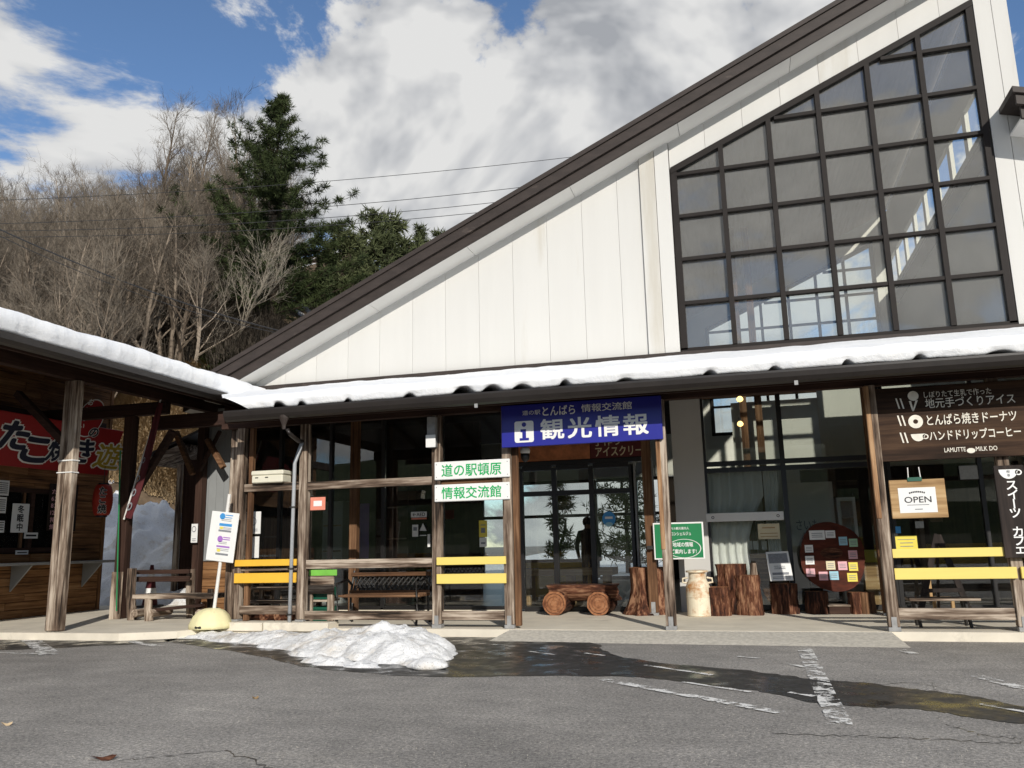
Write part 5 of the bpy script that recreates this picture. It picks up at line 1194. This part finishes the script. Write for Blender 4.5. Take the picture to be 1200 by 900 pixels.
# person standing in the hall
def person(px_, py_, h, face, label):
    s = h/1.7; J = {'pel': (0, 0, .95), 'wst': (0, 0, 1.10), 'chs': (0, .01, 1.30), 'nck': (0, 0, 1.46), 'hd0': (0, -.01, 1.54), 'hd1': (0, -.01, 1.64)}
    R_ = {'pel': .15, 'wst': .14, 'chs': .155, 'nck': .055, 'hd0': .085, 'hd1': .075}; E = [('pel', 'wst'), ('wst', 'chs'), ('chs', 'nck'), ('nck', 'hd0'), ('hd0', 'hd1')]
    for sd, x in (('l', -1), ('r', 1)):
        J.update({sd+'hip': (x*.09, 0, .90), sd+'kne': (x*.10, -.02, .50), sd+'ank': (x*.10, .01, .09), sd+'toe': (x*.11, -.15, .04), sd+'sh': (x*.18, .01, 1.38), sd+'elb': (x*.25, .03, 1.10), sd+'wri': (x*.24, -.08, .88), sd+'hnd': (x*.23, -.11, .78)})
        R_.update({sd+'hip': .095, sd+'kne': .065, sd+'ank': .045, sd+'toe': .04, sd+'sh': .075, sd+'elb': .05, sd+'wri': .036, sd+'hnd': .036}); E += [('pel', sd+'hip'), (sd+'hip', sd+'kne'), (sd+'kne', sd+'ank'), (sd+'ank', sd+'toe'), ('chs', sd+'sh'), (sd+'sh', sd+'elb'), (sd+'elb', sd+'wri'), (sd+'wri', sd+'hnd')]
    ks = list(J); me = bpy.data.meshes.new('person'); me.from_pydata([Vector(J[k])*s for k in ks], [(ks.index(a), ks.index(b)) for a, b in E], [])
    o = bpy.data.objects.new('person_source', me); COL.objects.link(o); md = o.modifiers.new('s', 'SKIN'); sd_ = o.modifiers.new('u', 'SUBSURF'); sd_.levels = 2
    for i, k in enumerate(ks): o.data.skin_vertices[0].data[i].radius = (R_[k]*s,)*2; o.data.skin_vertices[0].data[i].use_root = (k == 'pel')
    bpy.context.view_layer.update(); m2 = bpy.data.meshes.new_from_object(o.evaluated_get(bpy.context.evaluated_depsgraph_get())); bpy.data.objects.remove(o)
    T = thing('person', (px_, py_, SLAB), label, 'person'); b_ = bpy.data.objects.new('body', m2); COL.objects.link(b_); b_.location = (px_, py_, SLAB); b_.rotation_euler.z = face; WL[b_.name] = Vector((px_, py_, SLAB)); adopt(b_, T)
    m2.materials.clear(); m2.materials.append(M['black_cloth']); m2.materials.append(M['skin'])
    for p in m2.polygons: p.material_index = 1 if p.center.z > 1.48*s or (p.center.z < .86*s and abs(p.center.x) > .19*s) else 0; p.use_smooth = True
    MB().lathe([(.095*s, 0), (.11*s, .06*s), (.10*s, .12*s), (.06*s, .165*s), (.01, .18*s)], 16, (px_, py_+.015, SLAB+1.56*s)).build('hair', 'black_cloth', T, smooth=True)
p = oy(690, 660, 5.6); person(p.x, 5.6, 1.52, .5, 'person in dark clothes standing inside behind the entrance doors')

# ================================================================== SNOW ON THE GROUND
def heap(name, blobs, x0, x1, y0, y1, nx, ny, seed, mat, amp=.35, zb=0.0, fr=2.3, ridge=True, hs=1.0, rag=.03):
    mb = MB(); H = []
    for j in range(ny+1):
        for i in range(nx+1):
            x = x0+(x1-x0)*i/nx; y = y0+(y1-y0)*j/ny
            wx = x+.10*fbm(x*2.1, y*2.1, seed+4); wy = y+.10*fbm(x*2.1, y*2.1, seed+8)
            h = 0
            for (cx, cy, rx, ry, hh) in blobs:
                d = ((wx-cx)/rx)**2+((wy-cy)/ry)**2; h = max(h, hs*hh*(1-d)) if d < 1 else h
            q = fbm(x*fr, y*fr, seed, 5); rdg = 1-abs(fbm(x*fr*1.2, y*fr*1.2, seed+20, 4))*2.2 if ridge else 0
            hh = h*(1+amp*q*1.5+amp*.55*rdg)+((.05*fbm(x*5, y*5, seed, 4)+rag*abs(fbm(x*8, y*8, seed, 4))) if h > .02 else 0)
            hh += -.05 if h <= 0 else 0
            H.append(hh); mb.v.append(Vector((x, y, zb+max(hh, -.03)-.012)))
    for j in range(ny):
        for i in range(nx):
            a = j*(nx+1)+i
            if max(H[a], H[a+1], H[a+nx+2], H[a+nx+1]) > .0: mb.f.append((a, a+1, a+nx+2, a+nx+1))
    used = sorted({i for f in mb.f for i in f}); mp = {o: k for k, o in enumerate(used)}; mb.v = [mb.v[i] for i in used]; mb.f = [tuple(mp[i] for i in f) for f in mb.f]
    return mb.build(name, mat, smooth=True, fix=False)
def gb(u_, v_, rx, ry, h): p = oz(u_, v_, 0); return (p.x, p.y, rx, ry, h)
blobs = [gb(462, 764, .72, .75, .50), gb(440, 758, .7, .55, .44), (gb(478, 772, .50, .45, .36)), gb(410, 764, .75, .55, .34), gb(380, 758, .6, .5, .30), gb(355, 756, .62, .48, .26), gb(330, 752, .6, .40, .22), gb(300, 750, .9, .36, .16), gb(262, 747, .9, .30, .13), gb(228, 744.5, .7, .22, .08), gb(405, 779, .42, .14, .12), gb(378, 776, .30, .14, .13), gb(495, 778, .28, .22, .14), gb(425, 782, .30, .10, .07), gb(505, 768, .30, .40, .14)]
tag(heap('snow_pile', blobs, -8.6, -2.6, -4.3, -.1, 240, 170, 11, 'snow_dirty', .55, hs=.44, rag=.06, fr=1.7), 'ploughed heap of old dirty snow on the asphalt', 'snow pile')
p = oz(500, 784, 0); m = MB(); rg = random.Random(2)
m.lathe([(.02, -.02), (.13, 0), (.16, .02), (.15, .04), (.135, .06), (.11, .08), (.08, .095), (.04, .105), (.01, .11)], 36, p, 1.2, .8)
for v in m.v: k = 1+.5*fbm(v.x*6, v.y*6, v.z*6+2)+.2*fbm(v.x*17, v.y*17, v.z*17); v.z *= (1+.3*(v.x-p.x)/.2*.5); v.x = p.x+(v.x-p.x)*k; v.y = p.y+(v.y-p.y)*k
tag(m.build('snow_lump', 'snow_dirty', smooth=True), 'smooth rounded snow lump at the right end of the heap', 'snow')
p = oz(352, 757, 0); m = MB(); a, b = oy(360, 751, p.y), oy(395, 764, p.y-.5)
sb = [(-10.8, 7.2, 2.2, 2.6, 1.75), (-12.6, 7.4, 2.6, 2.8, 2.4), (-14.6, 7.6, 2.8, 3.0, 2.9), (-16.5, 7.4, 3, 3, 3.0), (-11.4, 5.2, 1.3, 1.2, .7), (-13.0, 5.4, 1.6, 1.5, 1.1), (-10.3, 6.2, 1.2, 1.4, 1.1)]
tag(heap('snow_bank', sb, -20, -9.55, 4.0, 10.5, 150, 100, 31, 'snow_dirty', .40, 0, 1.1, hs=.76, ridge=False), 'high bank of piled snow at the end of the passage', 'snow bank')
# fallen bits on the asphalt
for u_, v_, lab, r_ in ((120, 890, 'reddish dead leaf on the asphalt in the foreground', .09), (8, 850, 'pale dead leaf on the asphalt at the left', .06), (299, 819, 'pale leaf scrap in the middle of the asphalt', .04)):
    p = oz(u_, v_, 0); m = MB(); N = 10; rg = random.Random(u_)
    pts = [p+Vector((r_*math.cos(2*math.pi*k/N)*rg.uniform(.6, 1.1), r_*.5*math.sin(2*math.pi*k/N)*rg.uniform(.6, 1.1), .012+.012*math.sin(k*1.3))) for k in range(N)]
    m.add([p+Z*.012]+pts, [(0, k+1, (k+1) % N+1) for k in range(N)]); tag(m.build('fallen_leaf', 'straw' if u_ != 120 else 'log_x', fix=False), lab, 'leaf', 'dead leaves')

# ================================================================== SHED, TREES AND WIRES BEHIND
a = oy(206, 640, 4.6); T = thing('rear_shed', (a.x+.5, 5.6, 0), 'dark open shed with pale roof edge beyond the passage', 'shed')
x0, x1 = a.x, -9.66; zt = oy(206, 545, 4.6).z
bx('post', 'post_z', T, x0, x0+.10, 4.5, 4.6, 0, zt, .006); bx('wall', 'dark_z', T, x1-.05, x1, 4.6, 7, 0, zt+.4); bx('wall', 'dark_z', T, x0+.1, x1-.05, 6.9, 7, 0, zt+.2); bx('wall', 'dark_z', T, x0+.09, x1-.06, 4.61, 4.7, 0, zt+.1)
e0, e1 = oy(174, 545, 4.4), oy(214, 528, 4.4); MB().prism([e0+Vector((0, 0, 0)), e1, e1+Z*.16, e0+Z*.16], (0, 2.8, 0)).build('roof_edge', 'post_x', T); MB().prism([e0+Vector((-.06, -.04, .162)), e1+Vector((.5, -.04, .40)), e1+Vector((.5, -.04, .46)), e0+Vector((-.06, -.04, .222))], (0, 2.9, 0)).build('roof', 'gutter', T)
def rot_to(d, ang, spin):
    d = d.normalized(); a = d.orthogonal().normalized(); a = Matrix.Rotation(spin, 3, d) @ a; return (Matrix.Rotation(ang, 3, a) @ d).normalized()
def bare_tree(seed, H, spread=.5, lean=(0, 0), dens=1.0, stems=1):
    rg = random.Random(seed); tr, cr_ = MB(), MB()
    def seg(mb, p, d, L, r0, r1, n, k, wig, up):
        pts = [p.copy()]; rs = [r0]
        for i in range(k):
            d = (d+Vector((rg.uniform(-wig, wig), rg.uniform(-wig, wig), rg.uniform(-wig, wig)*.6+up))).normalized(); p = p+d*(L/k); pts.append(p.copy()); rs.append(r0+(r1-r0)*(i+1)/k)
        mb.tube(pts, rs, n, False); return pts, rs
    def at(pts, rs, t):
        f = t*(len(pts)-1); i = min(int(f), len(pts)-2); return pts[i].lerp(pts[i+1], f-i), (pts[i+1]-pts[i]).normalized(), rs[i]+(rs[i+1]-rs[i])*(f-i)
    for s in range(stems):
        d0 = Vector((lean[0]+rg.uniform(-.2, .2)*(stems > 1), lean[1]+rg.uniform(-.2, .2)*(stems > 1), 1)).normalized(); HH = H*rg.uniform(.8, 1)
        tp, trs = seg(tr, Vector((rg.uniform(-.2, .2)*(stems > 1), rg.uniform(-.2, .2)*(stems > 1), -.3)), d0, HH, H*.012+.025, .012, 6, 10, .07, .02)
        nb = int(13*dens/(.6+.4*stems))+4
        for i in range(nb):
            t = .22+.76*(i+rg.random())/nb; p, d, r = at(tp, trs, t)
            b, brs = seg(tr, p, rot_to(d, rg.uniform(.5, 1.0)*(1.1-.4*t), rg.uniform(0, 6.3)), HH*spread*(1.05-t*.75)*rg.uniform(.6, 1.1), r*.6, .007, 4, 5, .16, .07)
            n2 = rg.randint(4, 6)
            for j in range(n2):
                t2 = .25+.75*(j+rg.random())/n2; p2, d2, r2 = at(b, brs, min(t2, .99)); L2_ = HH*spread*.38*rg.uniform(.5, 1.1)*(1.15-t2*.5)
                c, crs = seg(cr_, p2, rot_to(d2, rg.uniform(.35, .9), rg.uniform(0, 6.3)), L2_, max(.006, r2*.6), .004, 3, 3, .2, .09)
                for k in range(rg.randint(4, 6)):
                    p3, d3, r3 = at(c, crs, rg.uniform(.15, .98)); q3, _ = seg(cr_, p3, rot_to(d3, rg.uniform(.3, .9), rg.uniform(0, 6.3)), L2_*.6*rg.uniform(.5, 1.1), .005, .003, 3, 2, .2, .1)
                    for _k in range(2):
                        p4 = q3[rg.randint(0, 2)]; seg(cr_, p4, rot_to(d3, rg.uniform(.3, .9), rg.uniform(0, 6.3)), L2_*.35*rg.uniform(.5, 1.2), .004, .0025, 3, 1, .1, .1)
    return tr, cr_
def make_tree(name, seed, loc, label, bark='bark', twig='twig', group=None, **k):
    tr, cr_ = bare_tree(seed, **k); T = thing(name, loc, label, 'tree', group); L = Vector(loc)
    for mb, nm, mt in ((tr, 'trunk', bark), (cr_, 'crown', twig)):
        mb.v = [v+L for v in mb.v]; mb.build(nm, mt, T, fix=False, origin=loc)
    return T
GRP = 'bare trees crowding the hillside'; LAB = 'bare brown deciduous tree crowding the hillside behind the stall roof'
protos = []
for i, (H, sp, st, dn) in enumerate(((9.0, .42, 1, 1.2), (8.0, .50, 2, 1.0), (10.0, .36, 1, 1.3), (7.0, .55, 3, 1.0), (9.5, .45, 2, 1.1), (6.5, .6, 1, 1.2))):
    protos.append((H, sp, st, dn, 40+i))
rg = random.Random(77); spots = []
tries = 0
while len(spots) < 260 and tries < 9000:
    tries += 1
    y = 8.5+30*rg.random()**.85; u_ = rg.uniform(-70, 335); q = oy(u_, 500, y); x = q.x
    if hill_h(x, y) < .8 or (u_ > 232 and y < 21) or (u_ > 105 and y < 13): continue
    if any((x-a)**2+(y-b)**2 < (.75+.022*y)**2 for a, b in spots): continue
    spots.append((x, y))
made = {}
for i, (x, y) in enumerate(spots):
    k = i % len(protos); loc = Vector((x, y, hill_h(x, y)-.05))
    if k not in made:
        H, sp, st, dn, sd = protos[k]; made[k] = make_tree('bare_tree', sd, loc, LAB, group=GRP, H=H, spread=sp, stems=st, dens=dn)
    else: copy_tree(made[k], None, loc, rg.uniform(0, 6.3), rg.uniform(.70, 1.0))
# two taller trees that stand out against the sky
for u_, vt, y, sd, lab in ((172, 112, 24, 91, 'tall fine-branched bare tree rising highest above the hillside'), (212, 118, 27, 92, 'tall bare tree next to the dark conifer')):
    p = oy(u_, 400, y); zb = hill_h(p.x, y); zt = oy(u_, vt, y).z; make_tree('bare_tree', sd, Vector((p.x, y, zb)), lab, H=(zt-zb)*1.04, spread=.30, dens=2.0, group=None)
# pale leaning tree in front of the conifer
p = oy(262, 425, 15.5); make_tree('leaning_tree', 109, Vector((p.x, 15.5, hill_h(p.x, 15.5)-.1)), 'pale grey leaning bare tree in front of the dark conifer', 'pale_bark', 'pale_bark', H=4.6, spread=.74, lean=(.5, -.1), dens=1.0)
# conifers
def conifer(name, seed, loc, H, R0, label, mat, bark='dark_bark', whorl=.42, blade=(.30, .05), clump=26, top=.0, group=None, droop=.15, start=.08, wide=0):
    rg = random.Random(seed); tr, cr_ = MB(), MB(); L = Vector(loc)
    tr.tube([(rg.uniform(-.04, .04)*i, rg.uniform(-.04, .04)*i, H*i/8-.3) for i in range(9)], [H*.016*(1-i/8.3)+.02 for i in range(9)], 7)
    z = H*start
    while z < H*.985:
        t = z/H; R = R0*(1-t)**(.85 if wide else .72)*(.5+.5*min(1, (t+.10)*3.2))*rg.uniform(.75, 1.15); nb = rg.randint(4, 6)
        for b in range(nb):
            a = rg.uniform(0, 6.3); ln = R*rg.uniform(.55, 1.15)+.15; d = Vector((math.cos(a), math.sin(a), rg.uniform(-.10, .35)+(.55 if t > .85 else 0))).normalized()
            pts = [Vector((0, 0, z))]; 
            for k in range(5): d = (d+Vector((rg.uniform(-.15, .15), rg.uniform(-.15, .15), -droop*.4+.09*k))).normalized(); pts.append(pts[-1]+d*ln/5)
            tr.tube(pts, [.035*(1-k/5.5)*(1.2-t)+.006 for k in range(6)], 4, False)
            nc = max(3, int(ln*4.2))
            for c in range(nc):
                s = (.10 if wide else .22)+(.90 if wide else .78)*(c+rg.random())/nc; f = s*5; i = min(int(f), 4); cp = pts[i].lerp(pts[i+1], f-i)+Vector((rg.uniform(-.18, .18), rg.uniform(-.18, .18), rg.uniform(-.08, .12)))*(.6+.3*ln*.3)
                for n_ in range(clump):
                    dd = Vector((rg.gauss(0, 1), rg.gauss(0, 1), rg.gauss(.35, .8))).normalized(); q = cp+dd*rg.uniform(0, .16); e = q+dd*blade[0]*rg.uniform(.5, 1.1); w_ = dd.orthogonal().normalized(); w_ = (Matrix.Rotation(rg.uniform(0, 6.3), 3, dd) @ w_)*blade[1]*.5
                    bI = len(cr_.v); cr_.v += [q-w_, q+w_, e]; cr_.f.append((bI, bI+1, bI+2))
        z += whorl*rg.uniform(.7, 1.2)*(1 if t < .8 else .7)
    T = thing(name, loc, label, 'tree', group)
    for mb, nm, mt in ((tr, 'trunk', bark), (cr_, 'crown', mat)):
        mb.v = [v+L for v in mb.v]; mb.build(nm, mt, T, fix=False, origin=loc)
    return T
yk = 19.0; p = oy(318, 400, yk); zb = hill_h(p.x, yk); zt = oy(300, 120, yk).z
conifer('conifer_tree', 5, Vector((p.x, yk, zb)), zt-zb, 6.2, 'tall dense dark green conifer in front of the bare trees', 'conifer', clump=58, whorl=.40, wide=1, blade=(.25, .034))
pr_pine = None
for i, (u_, vt, y, lab) in enumerate(((398, 262, 26, 'pine standing next to the tall dark conifer'), (432, 250, 30, 'pine with the highest top among the pines by the roof edge'), (462, 262, 33, 'pine in the middle of the row behind the white gable'), (492, 262, 35, 'second pine from the right behind the white gable'), (515, 268, 38, 'rightmost small pine behind the white gable'), (372, 300, 23, 'low pine tucked under the tall dark conifer'), (412, 275, 22, 'pine in front of the pine with the highest top'), (448, 272, 24, 'dense pine just above the middle of the rake'), (478, 280, 27, 'short pine low against the roof edge'))):
    p = oy(u_, 400, y); zb = hill_h(p.x, y); zt = oy(u_, vt, y).z; H = zt-zb
    if i % 3 == 0: src = conifer('pine_tree', 60+i, Vector((p.x, y, zb)), H, 3.2, lab, 'pine', clump=20, whorl=.5, blade=(.32, .06), group='pines beyond the roof', start=.15); sH = H
    else: c = copy_tree(src, None, Vector((p.x, y, zb)), rg.uniform(0, 6), H/sH); c['label'] = lab
# two garden conifers and a snowy yard seen through the rear windows
for i, (u_, y, vt, lab) in enumerate(((657, 18, 555, 'slim conifer beyond the rear glass of the hall'), (735, 21, 500, 'broad conifer beyond the rear glass of the hall'))):
    p = oy(u_, 640, y); zt = oy(u_, vt, y).z; conifer('garden_conifer', 80+i, Vector((p.x, y, 0)), zt, (.55, 2.0)[i], lab, 'conifer', clump=16, group='conifers behind the hall')
# undergrowth and dry grass
def blades(name, n, area, mat, h, w_, seed, lab, lean=.6, zoff=0.0, cl=6):
    rg = random.Random(seed); mb = MB()
    for _ in range(n):
        x, y = area(rg); z0 = hill_h(x, y)+zoff; a0 = rg.uniform(0, 6.3)
        for k in range(cl):
            a = a0+rg.uniform(-1, 1); hh = h*rg.uniform(.4, 1.1); px_ = x+rg.uniform(-.1, .1); py_ = y+rg.uniform(-.1, .1); d = Vector((math.cos(a)*lean*rg.uniform(.3, 1.3), math.sin(a)*lean*rg.uniform(.3, 1.3), 1)).normalized(); s = Vector((-math.sin(a), math.cos(a), 0))*w_; p = Vector((px_, py_, z0)); mid = p+d*hh*.6; e = mid+Vector((d.x*1.6, d.y*1.6, d.z*.2)).normalized()*hh*.5
            b = len(mb.v); mb.v += [p-s, p+s, mid+s*.7, mid-s*.7, e]; mb.f += [(b, b+1, b+2, b+3), (b+3, b+2, b+4)]
    o = mb.build(name, mat, fix=False); tag(o, lab, kind='stuff'); return o
def ar_grass(r_):
    y = r_.uniform(8.4, 13.5); p = oy(r_.uniform(105, 240), 560, y); return p.x, y
blades('dry_grass', 7500, ar_grass, 'straw', .8, .016, 3, 'dry straw-coloured grass on the slope beyond the passage', .9)
def ar_green(r_):
    y = r_.uniform(8.5, 16); p = oy(r_.uniform(238, 345), 420, y); return p.x, y
blades('undergrowth', 2600, ar_green, 'conifer', .55, .045, 4, 'dark green undergrowth at the foot of the hillside', 1.0, .3)
def ar_brush(r_):
    u_ = r_.uniform(-60, 330); y = r_.uniform(14.5 if 95 < u_ < 245 else 9, 36); p = oy(u_, 400, y); return p.x, y
blades('brushwood', 13000, ar_brush, 'brush', 2.2, .010, 5, 'thin brown brushwood covering the hillside', .45, 0, 5)
# overhead wires
def wire(p, q, r_, lab, sag=.3, grp='overhead wires'):
    pts = [p.lerp(q, i/16)-Z*(sag*4*(i/16)*(1-i/16)) for i in range(17)]
    return tag(MB().tube(pts, r_, 5).build('overhead_wire', 'wire', fix=False), lab, 'wire', grp)
for (a, b, r_, lab) in (((-40, 236), (720, 178), .009, 'thin overhead wire, highest across the sky'), ((-40, 263), (640, 216), .010, 'thin overhead wire, second from the top'), ((-40, 271), (600, 235), .010, 'thin overhead wire, third from the top'), ((-40, 278), (590, 246), .010, 'thin overhead wire, lowest of the four across the sky')):
    wire(oy(*a, 7.5), oy(*b, 14), r_, lab, .25)
wire(oy(-30, 255, 6.5), oy(345, 392, 13), .022, 'thick bundled cable sloping down across the bare trees', .3, None)
wire(oy(-30, 262, 6.5), oy(345, 394, 13), .012, 'thinner cable sloping just under the bundled cable', .4, None)

# ridge added unseen behind the camera to darken the reflections in the panes
mb = MB(); nx, ny = 60, 8; rg = random.Random(15)
for j in range(ny+1):
    for i in range(nx+1):
        x = -160+320*i/nx; y = -55-60*j/ny; mb.v.append(Vector((x, y, 15*math.sin(math.pi*.5*j/ny)*(1+.25*fbm(x*.02, y*.02, 3))+(3.0*fbm(x*.2, y*.2, 9) if j else 0)-.3)))
for j in range(ny):
    for i in range(nx): a = j*(nx+1)+i; mb.f.append((a, a+1, a+nx+2, a+nx+1))
tag(mb.build('far_ridge', 'conifer', fix=False), kind='structure')

# loose grit on the asphalt
mb = MB(); rg = random.Random(99)
for _ in range(1500):
    v_ = 752+150*rg.random()**.8; p = oz(rg.uniform(-20, 1220), v_, 0); r_ = rg.uniform(.0012, .0035); a = rg.uniform(0, 6)
    q = [Vector((p.x+r_*math.cos(a+k*2.1), p.y+r_*math.sin(a+k*2.1), .0005)) for k in range(3)]; b = len(mb.v); mb.v += q+[Vector((p.x, p.y, r_*.9+.002))]; mb.f += [(b, b+1, b+3), (b+1, b+2, b+3), (b+2, b, b+3)]
tag(mb.build('road_grit', 'ramp_concrete', fix=False), 'loose pale grit scattered over the asphalt', kind='stuff')
